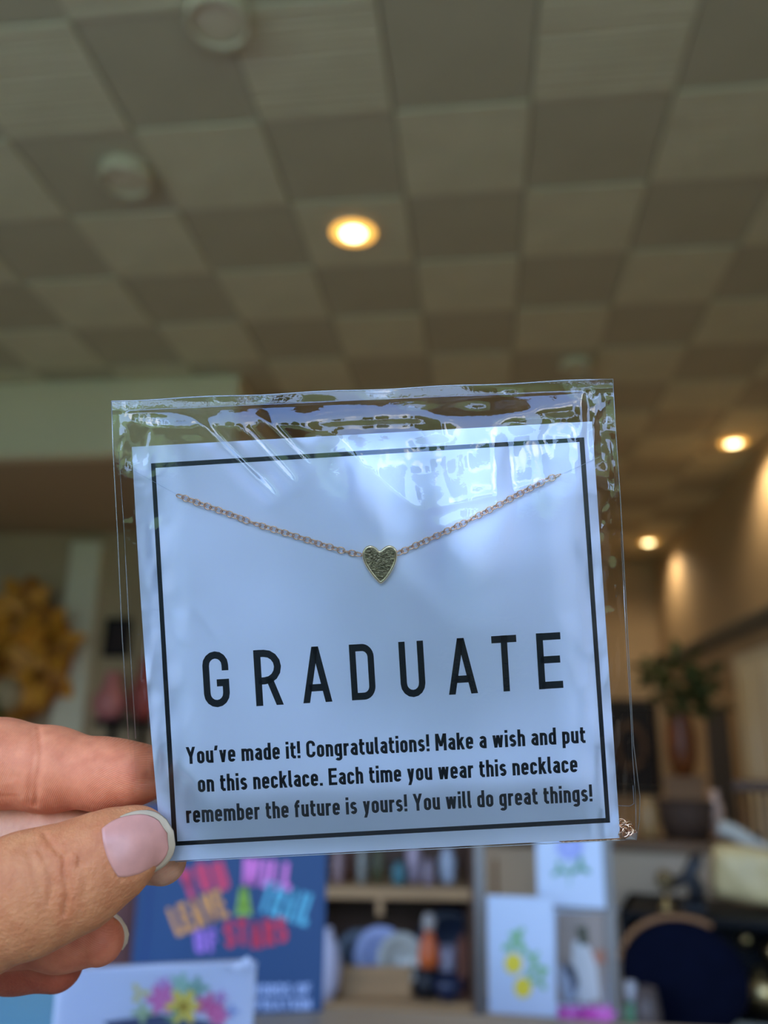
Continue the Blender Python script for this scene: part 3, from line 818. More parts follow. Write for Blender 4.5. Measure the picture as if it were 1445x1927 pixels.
XX = np.stack(np.meshgrid(xs, ys, zs, indexing='ij'), -1).astype(np.float32)
Fv = np.empty(XX.shape[:3], np.float32)
for i in range(0, len(xs), 16): Fv[i:i + 16] = hand_sdf(XX[i:i + 16])
def surface_nets(xs, ys, zs, V):
    ins = V < 0; nx, ny, nz = V.shape
    acc = np.zeros((nx - 1, ny - 1, nz - 1, 3)); cnt = np.zeros((nx - 1, ny - 1, nz - 1))
    cs = [(a, b, c) for a in (0, 1) for b in (0, 1) for c in (0, 1)]
    sl = lambda a, n: slice(a, n - 1 + a)
    for ax in range(3):
        for a in (0, 1):
            for b in (0, 1):
                c0 = [0, 0, 0]; o = [k for k in range(3) if k != ax]; c0[o[0]] = a; c0[o[1]] = b; c1 = list(c0); c1[ax] = 1
                v0 = V[sl(c0[0], nx), sl(c0[1], ny), sl(c0[2], nz)]; v1 = V[sl(c1[0], nx), sl(c1[1], ny), sl(c1[2], nz)]
                mk = (v0 < 0) != (v1 < 0)
                I, J, Kk = np.nonzero(mk); t = v0[mk] / (v0[mk] - v1[mk])
                p0 = np.stack([xs[I + c0[0]], ys[J + c0[1]], zs[Kk + c0[2]]], -1); p1 = np.stack([xs[I + c1[0]], ys[J + c1[1]], zs[Kk + c1[2]]], -1)
                acc[I, J, Kk] += p0 + (p1 - p0) * t[:, None]; cnt[I, J, Kk] += 1
    act = cnt > 0; idx = -np.ones(act.shape, int); idx[act] = np.arange(act.sum()); verts = acc[act] / cnt[act][:, None]
    faces = []
    for ax in range(3):
        o = [k for k in range(3) if k != ax]
        a = [slice(1, -1)] * 3; a[ax] = slice(0, -1); b = list(a); b[ax] = slice(1, None)
        s0 = ins[tuple(a)]; s1 = ins[tuple(b)]; mk = s0 != s1
        I = list(np.nonzero(mk)); base = [I[k] + (1 if k != ax else 0) for k in range(3)]
        def cell(d0, d1):
            q = [b_.copy() for b_ in base]; q[o[0]] = q[o[0]] - d0; q[o[1]] = q[o[1]] - d1; return idx[q[0], q[1], q[2]]
        q = np.stack([cell(1, 1), cell(0, 1), cell(0, 0), cell(1, 0)], -1)
        flip = s0[mk] if ax != 1 else ~s0[mk]
        q[~flip] = q[~flip][:, ::-1]; faces.append(q)
    return verts, np.concatenate(faces)
hv, hf = surface_nets(xs, ys, zs, Fv); del XX, Fv
def sdf_n(p, e=.05):
    g = np.stack([hand_sdf(p + np.array(d) * e) - hand_sdf(p - np.array(d) * e) for d in ((1, 0, 0), (0, 1, 0), (0, 0, 1))], -1)
    return g / np.maximum(np.linalg.norm(g, axis=1, keepdims=True), 1e-6)
nn = sdf_n(hv)
for _ in range(2): hv = hv - nn * np.clip(hand_sdf(hv), -.4, .4)[:, None]

m_skin = bpy.data.materials.new('skin'); m_skin.use_nodes = True
n = m_skin.node_tree.nodes; L = m_skin.node_tree.links; b = n['Principled BSDF']
at = n.new('ShaderNodeAttribute'); at.attribute_name = 'pigment_and_shade'
t = n.new('ShaderNodeTexCoord'); no = n.new('ShaderNodeTexNoise'); no.inputs['Scale'].default_value = .35; no.inputs['Detail'].default_value = 5
L.new(t.outputs['Object'], no.inputs['Vector'])
rp = n.new('ShaderNodeValToRGB'); rp.color_ramp.elements[0].position = .35; rp.color_ramp.elements[1].position = .68
rp.color_ramp.elements[0].color = (.90, .80, .76, 1); rp.color_ramp.elements[1].color = (1.06, 1.07, 1.06, 1)
L.new(no.outputs['Fac'], rp.inputs[0])
mxn = n.new('ShaderNodeMix'); mxn.data_type = 'RGBA'; mxn.blend_type = 'MULTIPLY'; mxn.inputs['Factor'].default_value = 1
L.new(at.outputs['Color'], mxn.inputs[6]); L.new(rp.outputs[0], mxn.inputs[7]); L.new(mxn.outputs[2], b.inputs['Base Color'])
wv = n.new('ShaderNodeTexWave'); wv.wave_type = 'RINGS'; wv.rings_direction = 'Z'; wv.inputs['Scale'].default_value = .95
wv.inputs['Distortion'].default_value = 2.5; wv.inputs['Detail'].default_value = 1; wv.inputs['Detail Scale'].default_value = .3
mpn = n.new('ShaderNodeMapping'); mpn.inputs['Location'].default_value = (46, 62, 0)
L.new(t.outputs['Object'], mpn.inputs[0]); L.new(mpn.outputs[0], wv.inputs['Vector'])
n2 = n.new('ShaderNodeTexNoise'); n2.inputs['Scale'].default_value = 1.4; n2.inputs['Detail'].default_value = 3
L.new(t.outputs['Object'], n2.inputs['Vector'])
mk = n.new('ShaderNodeMath'); mk.operation = 'MULTIPLY'; L.new(wv.outputs['Fac'], mk.inputs[0]); L.new(at.outputs['Alpha'], mk.inputs[1])
ad = n.new('ShaderNodeMath'); ad.operation = 'ADD'; L.new(mk.outputs[0], ad.inputs[0]); L.new(n2.outputs['Fac'], ad.inputs[1])
bu = n.new('ShaderNodeBump'); bu.inputs['Strength'].default_value = .16; bu.inputs['Distance'].default_value = .12
L.new(ad.outputs[0], bu.inputs['Height']); L.new(bu.outputs[0], b.inputs['Normal'])
b.inputs['Roughness'].default_value = .58; b.inputs['Specular IOR Level'].default_value = .25
b.inputs['Subsurface Weight'].default_value = .35; b.inputs['Subsurface Radius'].default_value = (1, .35, .18); b.inputs['Subsurface Scale'].default_value = .002

hme = bpy.data.meshes.new('hand'); hme.from_pydata(hv.tolist(), [], hf.tolist()); hme.update()
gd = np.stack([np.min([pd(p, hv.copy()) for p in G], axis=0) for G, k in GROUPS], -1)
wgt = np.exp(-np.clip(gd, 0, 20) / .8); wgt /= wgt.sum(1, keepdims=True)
TINT = np.array([(.62, .225, .085), (.76, .245, .11), (.62, .30, .17), (.60, .17, .08), (.40, .085, .04)])  # per-finger skin colour; the little finger's shade is painted into its tint
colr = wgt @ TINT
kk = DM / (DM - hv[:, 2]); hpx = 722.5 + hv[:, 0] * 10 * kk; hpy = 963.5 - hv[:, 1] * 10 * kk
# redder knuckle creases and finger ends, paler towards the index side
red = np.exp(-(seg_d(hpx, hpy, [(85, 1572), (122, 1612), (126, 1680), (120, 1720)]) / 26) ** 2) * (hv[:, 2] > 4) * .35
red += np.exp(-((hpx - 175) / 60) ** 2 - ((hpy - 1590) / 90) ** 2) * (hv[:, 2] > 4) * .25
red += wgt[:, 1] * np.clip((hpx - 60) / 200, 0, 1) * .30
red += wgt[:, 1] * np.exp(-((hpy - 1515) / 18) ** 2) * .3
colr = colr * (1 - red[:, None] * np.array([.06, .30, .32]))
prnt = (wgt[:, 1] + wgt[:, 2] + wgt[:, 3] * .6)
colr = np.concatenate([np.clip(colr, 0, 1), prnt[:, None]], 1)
ca_ = hme.color_attributes.new('pigment_and_shade', 'FLOAT_COLOR', 'POINT'); ca_.data.foreach_set('color', colr.astype(np.float32).ravel())
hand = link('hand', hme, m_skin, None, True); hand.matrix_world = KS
tag(hand, 'left hand pinching the lower left corner of the sleeve between thumb and fingers', 'hand')

# nails
m_nail = mat('nail_pink', (.64, .26, .18), .40, var=.08, scale=.3, spec=.35, coat=.08)
m_nailw = mat('nail_free_edge', (.55, .38, .23), .42, var=.03, scale=.3, spec=.35, coat=.08)
def thumb_sdf(X):
    g = None
    for p in G_THUMB:
        d = pd(p, X); g = d if g is None else smin(g, d, 3.0)
    return g
def thumb_z(px, py):
    z = 24.0
    for _ in range(60):
        d = float(thumb_sdf(np.array([K(px, py, z)], float))[0])
        if d < .02 or z < 1: break
        z -= max(d * .6, .02)
    a_, b_ = z - .6, z + .6
    for _ in range(12):
        m__ = (a_ + b_) / 2
        if float(thumb_sdf(np.array([K(px, py, m__)], float))[0]) > 0: b_ = m__
        else: a_ = m__
    return (a_ + b_) / 2 if z > 1 else z
C0 = np.array([208.0, 1607.0]); ax_ = np.array([118.0, -42.0]); NLn = np.linalg.norm(ax_); ad_ = ax_ / NLn; pn_ = np.array([-ad_[1], ad_[0]])
def nw(s): return 50 + 11 * math.sin(min(s / .42, 1) * PI / 2) if s < .42 else 61 * (max(0, 1 - ((s - .42) / .58) ** 2.5)) ** .5
zt = [thumb_z(*(C0 + ax_ * s)) for s in (0, .2, .4, .6)]
pz = np.polyfit((0, .2, .4, .6), zt, 2)
def nail_pt(s, t, lift=.22, shrink=0.0):
    w = nw(s) * (1 - shrink * min(1, max(0, (s - .15) / .45)))
    s = s * (1 - shrink)
    w = w; p = C0 + ax_ * (s + .07 * (1 - t * t) * (-1) * (1 - s) * .9) + pn_ * w * t
    sc_ = min(s, .95)
    z = np.polyval(pz, sc_ if sc_ < .6 else .6 + (sc_ - .6) * .8) + lift - (w * t * .1) ** 2 / 13.5
    if s > .6: z -= (s - .6) * 2.2
    if s < .9 and abs(t) < .97: z = max(z, thumb_z(p[0], p[1]) + lift - .12)
    return K(p[0], p[1], max(z, .9))
def nail_mesh(name, s0, s1, m, parent, lift=.22, shrink=0.0):
    NSn, NTn = 16, 22; v = []; f = []
    for lay in (0, 1):
        for i in range(NSn + 1):
            for j in range(NTn + 1):
                q = nail_pt(s0 + (s1 - s0) * i / NSn, -1 + 2 * j / NTn, lift, shrink); v.append(q - Vector((0, 0, .38 * lay)))
    n0 = (NSn + 1) * (NTn + 1)
    for i in range(NSn):
        for j in range(NTn):
            a = i * (NTn + 1) + j; q = (a, a + 1, a + NTn + 2, a + NTn + 1); f.append(q); f.append(tuple(n0 + k for k in q[::-1]))
    ed = [j for j in range(NTn + 1)] + [i * (NTn + 1) + NTn for i in range(1, NSn + 1)] + [NSn * (NTn + 1) + j for j in range(NTn - 1, -1, -1)] + [i * (NTn + 1) for i in range(NSn - 1, 0, -1)]
    for a, b_ in zip(ed, ed[1:] + ed[:1]): f.append((a, b_, b_ + n0, a + n0))
    bm = bmesh.new(); vv = [bm.verts.new(q) for q in v]; bm.verts.ensure_lookup_table()
    for q in f:
        try: bm.faces.new([vv[k] for k in q])
        except ValueError: pass
    bmesh.ops.remove_doubles(bm, verts=bm.verts, dist=.01)
    return from_bm(name, bm, m, parent, True)
nl = nail_mesh('thumb_nail', 0, 1.0, m_nail, hand, .36, .10); nl['label'] = 'glossy pink thumb nail'
nf = nail_mesh('nail_tip', .32, 1.0, m_nailw, nl, .14); nf['label'] = 'cream free edge of the thumb nail'
# nail of the curled ring finger, seen edge on
bm = bmesh.new(); oa = [(200, 1709), (214, 1715), (228, 1727), (239, 1744), (243, 1758), (240, 1774), (231, 1788)]
ia = [(194, 1724), (206, 1730), (217, 1740), (224, 1752), (227, 1764), (226, 1776), (222, 1786)]
rows = [[bm.verts.new(K(x, y, z)) for x, y in arr] for arr, z in ((ia, -15.5), (oa, -16.2), (oa, -16.8), (ia, -16.6))]
for A, B in zip(rows, rows[1:] + rows[:1]):
    for k in range(len(A) - 1): bm.faces.new((A[k], A[k + 1], B[k + 1], B[k]))
from_bm('ring_finger_nail', bm, m_nailw, hand, True)
# sleeve of the jumper, out of the frame
m_cloth = mat('grey_jersey', (.16, .17, .20), .9, var=.1, scale=.5)
bm = bmesh.new(); tube(bm, [K(-1200, 1940, -24), K(-1500, 2300, -18), K(-2000, 2900, 10), K(-2500, 3500, 50)], [26, 31, 38, 46], 24)
from_bm('sleeve_cuff', bm, m_cloth, hand, True)
# ------------------------------------------------------------------ shop things behind the card
def m_(name, c, **k): return mat(name, s2l(c), **k)
def ray_to(px, py, o):           # picture position -> local point on the y = 0 plane of an upright thing
    mw = o.matrix_basis; pt_ = mw.translation; nr = (mw.to_3x3() @ Vector((0, 1, 0))).normalized()
    d = FWD + ((px - 722.5) / F) * RIGHT - ((py - 963.5) / F) * UP
    t = (pt_ - CAM).dot(nr) / d.dot(nr)
    return mw.inverted() @ (CAM + d * t)
def zat(py, d, px=722.5): return P(px, py, d).z
def size(px, d): return px * d / F
def upr(name, label, cat, px, d, z, group=None):
    p = P(px, 1500, d); return thing(name, label, cat, (p.x, p.y, z), (0, 0, face_rot(px, d)), group)

m_wood = mat('shelf_wood', s2l((165, 128, 86)), .6, var=.2, scale=5, stretch=(1, 1, 8))
m_woodd = mat('dark_shelf_wood', s2l((88, 60, 40)), .6, var=.2, scale=5, stretch=(1, 1, 8))
m_table = mat('display_table_wood', (.33, .25, .17), .5, var=.15, scale=6)

# near display table (its top lies just below the frame)
TZ = 1.19
tb = thing('display_table', 'tall wooden display table carrying the blue book and boxed card, just under the frame', 'table', (-.22, .66, 0))
boxo('table_top', (0, 0, TZ - .02), (.92, .56, .04), m_table, tb, bevel=.004)
for sx in (-1, 1):
    for sy_ in (-1, 1): boxo('leg', (sx * .41, sy_ * .23, (TZ - .04) / 2), (.05, .05, TZ - .04), m_table, tb)
boxo('apron', (0, -.24, TZ - .09), (.78, .02, .10), m_table, tb); boxo('apron', (0, .24, TZ - .09), (.78, .02, .10), m_table, tb)

# blue picture book
m_blue = m_('book_blue', (28, 62, 100), rough=.55, var=.04, scale=8)
m_page = m_('book_pages', (210, 205, 190), rough=.8)
bk = upr('picture_book', 'dark blue square picture book with rainbow hand lettering standing under the card', 'book', 452, .87, TZ)
bw, bh, bt = size(336, .87), .195, .016
bm = bmesh.new(); box(bm, (0, .001, bh / 2), (bw, .003, bh), .001); from_bm('front_cover', bm, m_blue, bk)
boxo('back_cover', (0, bt, bh / 2), (bw, .003, bh), m_blue, bk)
boxo('spine', (-bw / 2 - .0005, bt / 2, bh / 2), (.004, bt + .003, bh), m_blue, bk, bevel=.001)
boxo('pages', (.001, bt / 2, bh / 2), (bw - .008, bt - .004, bh - .008), m_page, bk)
boxo('hinge_groove', (-bw / 2 + .010, -.0008, bh / 2), (.004, .0006, bh), m_('book_groove', (22, 50, 96), rough=.6), bk)
def word(txt, p0, p1, hpx, col, w_=.2, parent=bk, nm='title_word', wob=.0, yoff=-.0015):
    m = m_('print_' + '_'.join(str(c) for c in col), col, rough=.6)
    xs_ = []; x = 0
    for ch in txt:
        Wd, G = glyph(ch, w_); xs_.append((x, G)); x += Wd + .12
    tot = x - .12; Ld = math.hypot(p1[0] - p0[0], p1[1] - p0[1]); sx_ = Ld / tot
    dx, dy = (p1[0] - p0[0]) / Ld, (p1[1] - p0[1]) / Ld; bm = bmesh.new()
    for i, (gx, G) in enumerate(xs_):
        def xf(X_, Y_, gx=gx, i=i):
            a_ = (gx + X_) * sx_; b_ = (Y_ + wob * math.sin(i * 2.1)) * hpx
            q = ray_to(p0[0] + dx * a_ + dy * b_, p0[1] + dy * a_ - dx * b_, parent); return Vector((q.x, yoff, q.z))
        stroke_bm(bm, G, w_, xf)
    from_bm(nm, bm, m, parent)
word('YOU', (350, 1694), (434, 1668), 56, (200, 60, 90), .24, wob=.08)
word('WILL', (452, 1664), (546, 1676), 52, (222, 120, 190), .22)
word('LEAVE', (334, 1762), (432, 1724), 56, (225, 150, 70), .20)
word('A', (443, 1722), (474, 1722), 54, (140, 175, 60), .24)
word('TRAIL', (484, 1714), (576, 1744), 62, (90, 170, 190), .22)
word('OF', (368, 1794), (410, 1790), 44, (160, 110, 190), .22)
word('STARS', (424, 1784), (542, 1776), 50, (205, 45, 70), .22, wob=.08)
word('WORDS OF', (470, 1874), (584, 1872), 22, (175, 190, 225), .16, nm='subtitle_line')
word('INSPIRATION', (440, 1901), (585, 1899), 20, (175, 190, 225), .16, nm='subtitle_line')
word('FOR BLAZING', (440, 1928), (584, 1926), 21, (175, 190, 225), .16, nm='subtitle_line')

# white boxed card with flowers, wrapped in film
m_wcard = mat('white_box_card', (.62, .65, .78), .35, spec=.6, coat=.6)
wb = upr('boxed_greeting_card', 'white wrapped card box printed with graduation cap and bright flowers, bottom left', 'card box', 326, .51, TZ)
ww = size(345, .51); wz = zat(1800, .51, 326) - TZ
boxo('card_box', (0, .006, wz / 2), (ww, .012, wz), m_wcard, wb, bevel=.0015)
m_wrap = film_material('wrap_film', gain=2.0, bscale=60, bstr=.5)
bm = bmesh.new(); NW = 24
gv = [[bm.verts.new((-ww / 2 - .001 + (ww + .002) * i / NW, -.0022 - .0012 * abs(math.sin(i * 1.7 + j * .9)) * (1 - .7 * math.sin(PI * j / NW)), -.0 + (wz + .001) * j / NW)) for i in range(NW + 1)] for j in range(NW + 1)]
for j in range(NW):
    for i in range(NW): bm.faces.new((gv[j][i], gv[j][i + 1], gv[j + 1][i + 1], gv[j + 1][i]))
from_bm('wrapping', bm, m_wrap, wb, True)
bm = bmesh.new(); tube(bm, [(-ww / 2, -.001, wz), (0, -.001, wz + .0008), (ww / 2, -.001, wz)], .0008, 6); from_bm('wrap_fold', bm, m_wcard, wb)
bm = bmesh.new()
q = [bm.verts.new(v_) for v_ in ((ww / 2 - .018, -.003, wz - .002), (ww / 2 - .006, -.004, wz + .005), (ww / 2, -.002, wz - .003), (ww / 2 - .008, .003, wz + .002))]
bm.faces.new((q[0], q[1], q[2])); bm.faces.new((q[0], q[3], q[1])); bm.faces.new((q[1], q[3], q[2])); from_bm('wrap_corner', bm, m_wcard, wb)
def petals(px, py, r, n, cols, parent, nm='printed_flower', yo=-.0012, rot=0, asp=.45):
    bm = bmesh.new()
    for k in range(n):
        a = rot + 2 * PI * k / n; cxk, cyk = px + r * .55 * math.cos(a), py + r * .55 * math.sin(a)
        ring = []
        for j in range(10):
            b_ = 2 * PI * j / 10; ex, ey = r * .5 * math.cos(b_), r * asp * .6 * math.sin(b_)
            q = ray_to(cxk + ex * math.cos(a) - ey * math.sin(a), cyk + ex * math.sin(a) + ey * math.cos(a), parent)
            ring.append(bm.verts.new((q.x, yo - .00002 * k, q.z)))
        bm.faces.new(ring)
    from_bm(nm, bm, m_('print_' + '_'.join(map(str, cols)), cols, rough=.6), parent)
for (x, y, r, n_, c) in ((305, 1880, 30, 6, (215, 120, 175)), (345, 1893, 34, 6, (225, 200, 90)), (390, 1890, 24, 5, (205, 100, 150)), (410, 1910, 22, 6, (215, 110, 160)),
                        (262, 1868, 20, 3, (215, 200, 120)), (340, 1850, 22, 5, (160, 195, 175)), (308, 1852, 16, 5, (200, 150, 200)), (372, 1858, 22, 4, (130, 170, 150)),
                        (268, 1905, 20, 4, (170, 190, 140)), (415, 1876, 14, 5, (190, 140, 190)), (436, 1902, 14, 4, (150, 165, 205)), (330, 1915, 18, 4, (120, 160, 120))):
    petals(x, y, r, n_, c, wb)
petals(345, 1893, 12, 6, (170, 140, 40), wb, yo=-.0016)
def poly(pts, col, parent, nm, yo=-.001, rough=.6):
    bm = bmesh.new(); vs = []
    for x, y in pts:
        q = ray_to(x, y, parent); vs.append(bm.verts.new((q.x, yo, q.z)))
    bm.faces.new(vs); return from_bm(nm, bm, m_('print_' + '_'.join(map(str, col)), col, rough=rough), parent)
poly([(195, 1922), (300, 1908), (400, 1922), (430, 1940), (300, 1962), (215, 1945)], (70, 80, 110), wb, 'printed_cap')

# cyan box lying flat at the far left
m_cy = mat('cyan_box', s2l((125, 195, 225)), .35, var=.03, scale=5, coat=.4)
p = P(40, 1850, .80)
cb = thing('gift_box', 'flat pale cyan box lying on the table at the bottom left corner', 'box', (p.x, .80, TZ), (0, 0, .06))
boxo('box_base', (0, 0, .012), (.30, .22, .024), m_cy, cb, bevel=.002); boxo('lid', (0, 0, .027), (.305, .225, .010), m_cy, cb, bevel=.002)
boxo('lid_edge', (0, .108, .0335), (.30, .008, .003), m_('cream_edge', (190, 185, 150)), cb)
# red-brown box half hidden behind the ring finger
rb_ = upr('storage_box', 'dark red-brown box between the curled finger and the blue book', 'box', 258, .88, TZ)
boxo('box_body', (0, .02, .055), (.045, .05, .11), m_('oxblood', (88, 40, 28), rough=.6, var=.2, scale=20), rb_, bevel=.002)
boxo('box_lid', (0, .02, .114), (.048, .053, .012), m_('oxblood_dark', (50, 28, 22), rough=.6), rb_, bevel=.002)
pl_ = tag(from_bm('potted_succulent', (lambda b_: (blob(b_, (0, 0, 0), (.013, .013, .012), 3, .25, 4), b_)[1])(bmesh.new()), m_('moss_green', (70, 80, 30), rough=.8, var=.3, scale=80), None, True),
          'little dark green moss ball on top of the red-brown box', 'plant')
pl_.location = rb_.matrix_basis @ Vector((-.004, .02, .131))

# card rack
m_steel = mat('rack_grey_metal', s2l((135, 128, 120)), .45, .3)
rk = upr('card_rack', 'grey metal card rack with two upright posts, right of the bookcase', 'rack', 1026, 1.14, 0)
for xx in (903, 1150): 
    q = ray_to(xx, 1750, rk); boxo('post', (q.x, .012, .78), (size(19, 1.14), .012, 1.56), m_steel, rk, bevel=.002)
for yy in (1574, 1707, 1897, 1932):
    q = ray_to(1026, yy, rk); boxo('cross_bar', (0, .012, q.z), (size(245, 1.14), .006, .004), m_steel, rk)
boxo('base', (0, .02, .015), (.34, .30, .03), m_steel, rk, bevel=.004)
m_pc = mat('print_paper', (.50, .56, .66), .5)
def art(px0, py0, px1, py1, d, label, nm='art_card', grp='art prints in the card rack'):
    o = upr(nm, label, 'art print', (px0 + px1) / 2, d, zat(py1, d, (px0 + px1) / 2), grp)
    q0 = ray_to(px0, py1, o); q1 = ray_to(px1, py0, o)
    o.location.z += 0
    boxo('paper', ((q0.x + q1.x) / 2, .0015, (q0.z + q1.z) / 2), (q1.x - q0.x, .002, q1.z - q0.z), m_pc, o)
    boxo('backing_board', ((q0.x + q1.x) / 2, .0035, (q0.z + q1.z) / 2), (q1.x - q0.x, .002, q1.z - q0.z), m_steel, o)
    return o
lm = art(920, 1690, 1040, 1906, 1.10, 'white art print of two lemons with green leaves')
for x, y, a in ((966, 1813, 0), (984, 1858, .3)):
    pts = [(x + 17 * math.cos(k * .5236), y + 20 * math.sin(k * .5236)) for k in range(12)]; poly(pts, (228, 200, 50), lm, 'printed_lemon')
for x, y, r in ((970, 1775, 26), (975, 1760, 18), (1008, 1820, 24), (1015, 1845, 20), (1000, 1800, 16)):
    petals(x, y, r, 3, (130, 175, 120), lm, 'printed_leaf', rot=x * .1)
poly([(960, 1795), (964, 1795), (968, 1755), (964, 1755)], (110, 160, 110), lm, 'printed_stem')
hy = art(1012, 1572, 1132, 1703, 1.13, 'white art print of a blue hydrangea on a stem, above the lemon print')
bm_p = [(1072 + 26 * math.cos(k * .5236), 1594 + 24 * math.sin(k * .5236)) for k in range(12)]; poly(bm_p, (165, 172, 215), hy, 'printed_bloom')
for k in range(9): petals(1072 + 17 * math.cos(k * .7), 1594 + 16 * math.sin(k * .7), 9, 4, (150, 158, 208), hy, 'printed_petal', yo=-.0015 - k * .0001)
petals(1053, 1637, 17, 3, (95, 150, 110), hy, 'printed_leaf', rot=.4); petals(1092, 1632, 20, 3, (80, 140, 100), hy, 'printed_leaf', rot=2.6)
poly([(1070, 1620), (1074, 1620), (1073, 1668), (1070, 1668)], (150, 180, 160), hy, 'printed_stem')
ac = art(1046, 1716, 1142, 1893, 1.145, 'brownish art print with pale and charcoal swirls, right of the lemon print')
poly([(1047, 1717), (1141, 1717), (1141, 1892), (1047, 1892)], (150, 132, 118), ac, 'printed_ground', -.0006)
poly([(1078, 1770), (1100, 1772), (1120, 1800), (1130, 1880), (1092, 1888), (1075, 1830)], (200, 195, 190), ac, 'printed_figure', -.0009)
poly([(1050, 1815), (1072, 1822), (1090, 1850), (1085, 1880), (1062, 1886), (1052, 1850)], (160, 165, 178), ac, 'printed_swirl', -.0010)
poly([(1060, 1805), (1082, 1822), (1090, 1850), (1078, 1872), (1076, 1845), (1062, 1825)], (70, 70, 78), ac, 'printed_swirl', -.0012)
poly([(1083, 1745), (1104, 1742), (1108, 1775), (1092, 1780)], (75, 72, 50), ac, 'printed_leaf', -.0012)
poly([(1112, 1790), (1138, 1785), (1140, 1812), (1122, 1815)], (165, 110, 85), ac, 'printed_patch', -.0012)
pk_ = art(1050, 1896, 1144, 2000, 1.13, 'print with magenta pink blossoms at the bottom edge')
for k in range(10): petals(1062 + (k % 5) * 19, 1910 + (k // 5) * 26, 21, 6, ((205, 70, 165), (225, 110, 190), (180, 50, 140))[k % 3], pk_, 'printed_blossom', rot=k, yo=-.0012 - .0001 * k)

# bookcase behind
DB = 2.0
bc = upr('bookcase', 'brown wooden bookcase crowded with pottery between the blue book and the card rack', 'bookcase', 726, DB, 0)
BW = size(336, DB); zt_ = zat(1674, DB); zl_ = zat(1870, DB); ztop = 1.42
for sx in (-1, 1): boxo('side_panel', (sx * BW / 2, .16, ztop / 2), (.024, .32, ztop), m_woodd, bc)
boxo('back_panel', (0, .315, ztop / 2), (BW, .012, ztop), m_woodd, bc)
for z_ in (zt_, zl_, ztop - .012, .5, .06): boxo('shelf', (0, .155, z_), (BW - .024, .30, .026), m_wood, bc, bevel=.002)
boxo('bracket', (ray_to(715, 1690, bc).x, .02, zt_ - .03), (.016, .03, .035), m_wood, bc)
def pot(nm, lab, cat, px, z, d, prof, col, parent_rot=0, grp=None, rough=.45, extra=None, **kw):
    o = upr(nm, lab, cat, px, d, z, grp); latheo('body', prof, m_(nm + '_' + '_'.join(map(str, col)), col, rough=rough, **kw), o, None and 0 or 28)
    return o
def jar(h_, r_): return [(0, 0), (r_ * .8, 0), (r_, h_ * .15), (r_, h_ * .7), (r_ * .6, h_ * .85), (r_ * .65, h_), (r_ * .5, h_), (r_ * .5, h_ * .5), (0, h_ * .5)]
zt2, zl2 = zt_ + .013, zl_ + .013
for k, (px, hpx, wpx, col, lab) in enumerate(((640, 62, 20, (150, 120, 118), 'small dusty pink jar on the upper bookcase shelf, next to the blue book'),
        (661, 66, 16, (95, 50, 28), 'slim rust brown jar on the upper bookcase shelf'),
        (684, 66, 18, (135, 132, 120), 'slim pale grey jar on the upper bookcase shelf'),
        (712, 60, 26, (82, 78, 45), 'olive green jar on the upper bookcase shelf'),
        (752, 38, 26, (60, 110, 115), 'low teal pot on the upper bookcase shelf'),
        (779, 78, 28, (160, 140, 150), 'pinkish grey jar, tallest on the upper bookcase shelf'),
        (806, 44, 22, (140, 122, 130), 'low mauve pot on the upper bookcase shelf'),
        (841, 62, 32, (160, 165, 175), 'whitish jar at the right end of the upper bookcase shelf'))):
    pot('jar', lab, 'jar', px, zt2, DB + .06 + .03 * (k % 2), jar(size(hpx, DB), size(wpx, DB) / 2), col, var=.25, scale=60)
    bpy.context.view_layer.objects.active = None
# crate of plates
cr_ = upr('wooden_crate', 'low wooden crate holding three plates on the lower bookcase shelf', 'crate', 712, DB + .05, zl2)
cw, chh = size(126, DB), size(50, DB)
for (c, s_) in (((0, 0, chh / 2), (cw, .008, chh)), ((0, .11, chh / 2), (cw, .008, chh)), ((-cw / 2, .055, chh / 2), (.008, .11, chh)), ((cw / 2, .055, chh / 2), (.008, .11, chh))):
    boxo('side_board', c, s_, m_wood, cr_)
boxo('bottom_board', (0, .055, .004), (cw - .01, .10, .008), m_wood, cr_)
def plate(px, py, rpx, d, col, lab, z0=None, tilt=.2, asp=1.0, grp=None):
    r_ = size(rpx, d)
    o = upr('plate', lab, 'plate', px, d, zat(py, d, px)); o.rotation_euler = (PI / 2 - tilt, 0, face_rot(px, d))
    bm = bmesh.new(); lathe(bm, [(0, 0), (r_ * .6, 0), (r_ * .66, .006), (r_, .014), (r_ * 1.0, .018), (r_ * .64, .010), (r_ * .58, .004), (0, .004)], 40)
    from_bm('dish', bm, m_('glaze_' + '_'.join(map(str, col)), col, rough=.3, var=.2, scale=30), o, True)
    latheo('foot_ring', [(r_ * .4, -.004), (r_ * .45, -.004), (r_ * .45, 0), (r_ * .4, 0)], m_('glaze_' + '_'.join(map(str, col)), col, rough=.3), o)
plate(683, 1783, 46, DB + .12, (88, 96, 104), 'dark blue grey plate leaning in the crate at left')
plate(720, 1780, 48, DB + .095, (158, 166, 200), 'lavender white plate leaning in the middle of the crate')
plate(757, 1784, 42, DB + .075, (165, 162, 150), 'cream plate leaning at the right of the crate')
plate(846, 1762, 62, DB + .20, (42, 50, 66), 'large dark slate blue plate at the back of the lower shelf')
pot('vase', 'white oval vase peeking out from behind the right edge of the blue book', 'vase', 624, zl2, DB + .02,
    [(0, 0), (.016, 0), (.03, .03), (.034, .075), (.026, .115), (.012, .138), (.012, .15), (.008, .15), (.008, .05), (0, .05)], (196, 190, 205))
ob = pot('bottle', 'orange bottle with a pale stopper on the lower shelf of the bookcase', 'bottle', 807, zl2 + .062, DB + .06,
    [(0, 0), (.024, 0), (.026, .02), (.022, .05), (.012, .065), (.012, .08), (0, .08)], (200, 92, 34))
latheo('stopper', [(0, .078), (.014, .079), (.016, .10), (.010, .115), (0, .116)], m_('stopper_pale', (170, 160, 150)), ob)
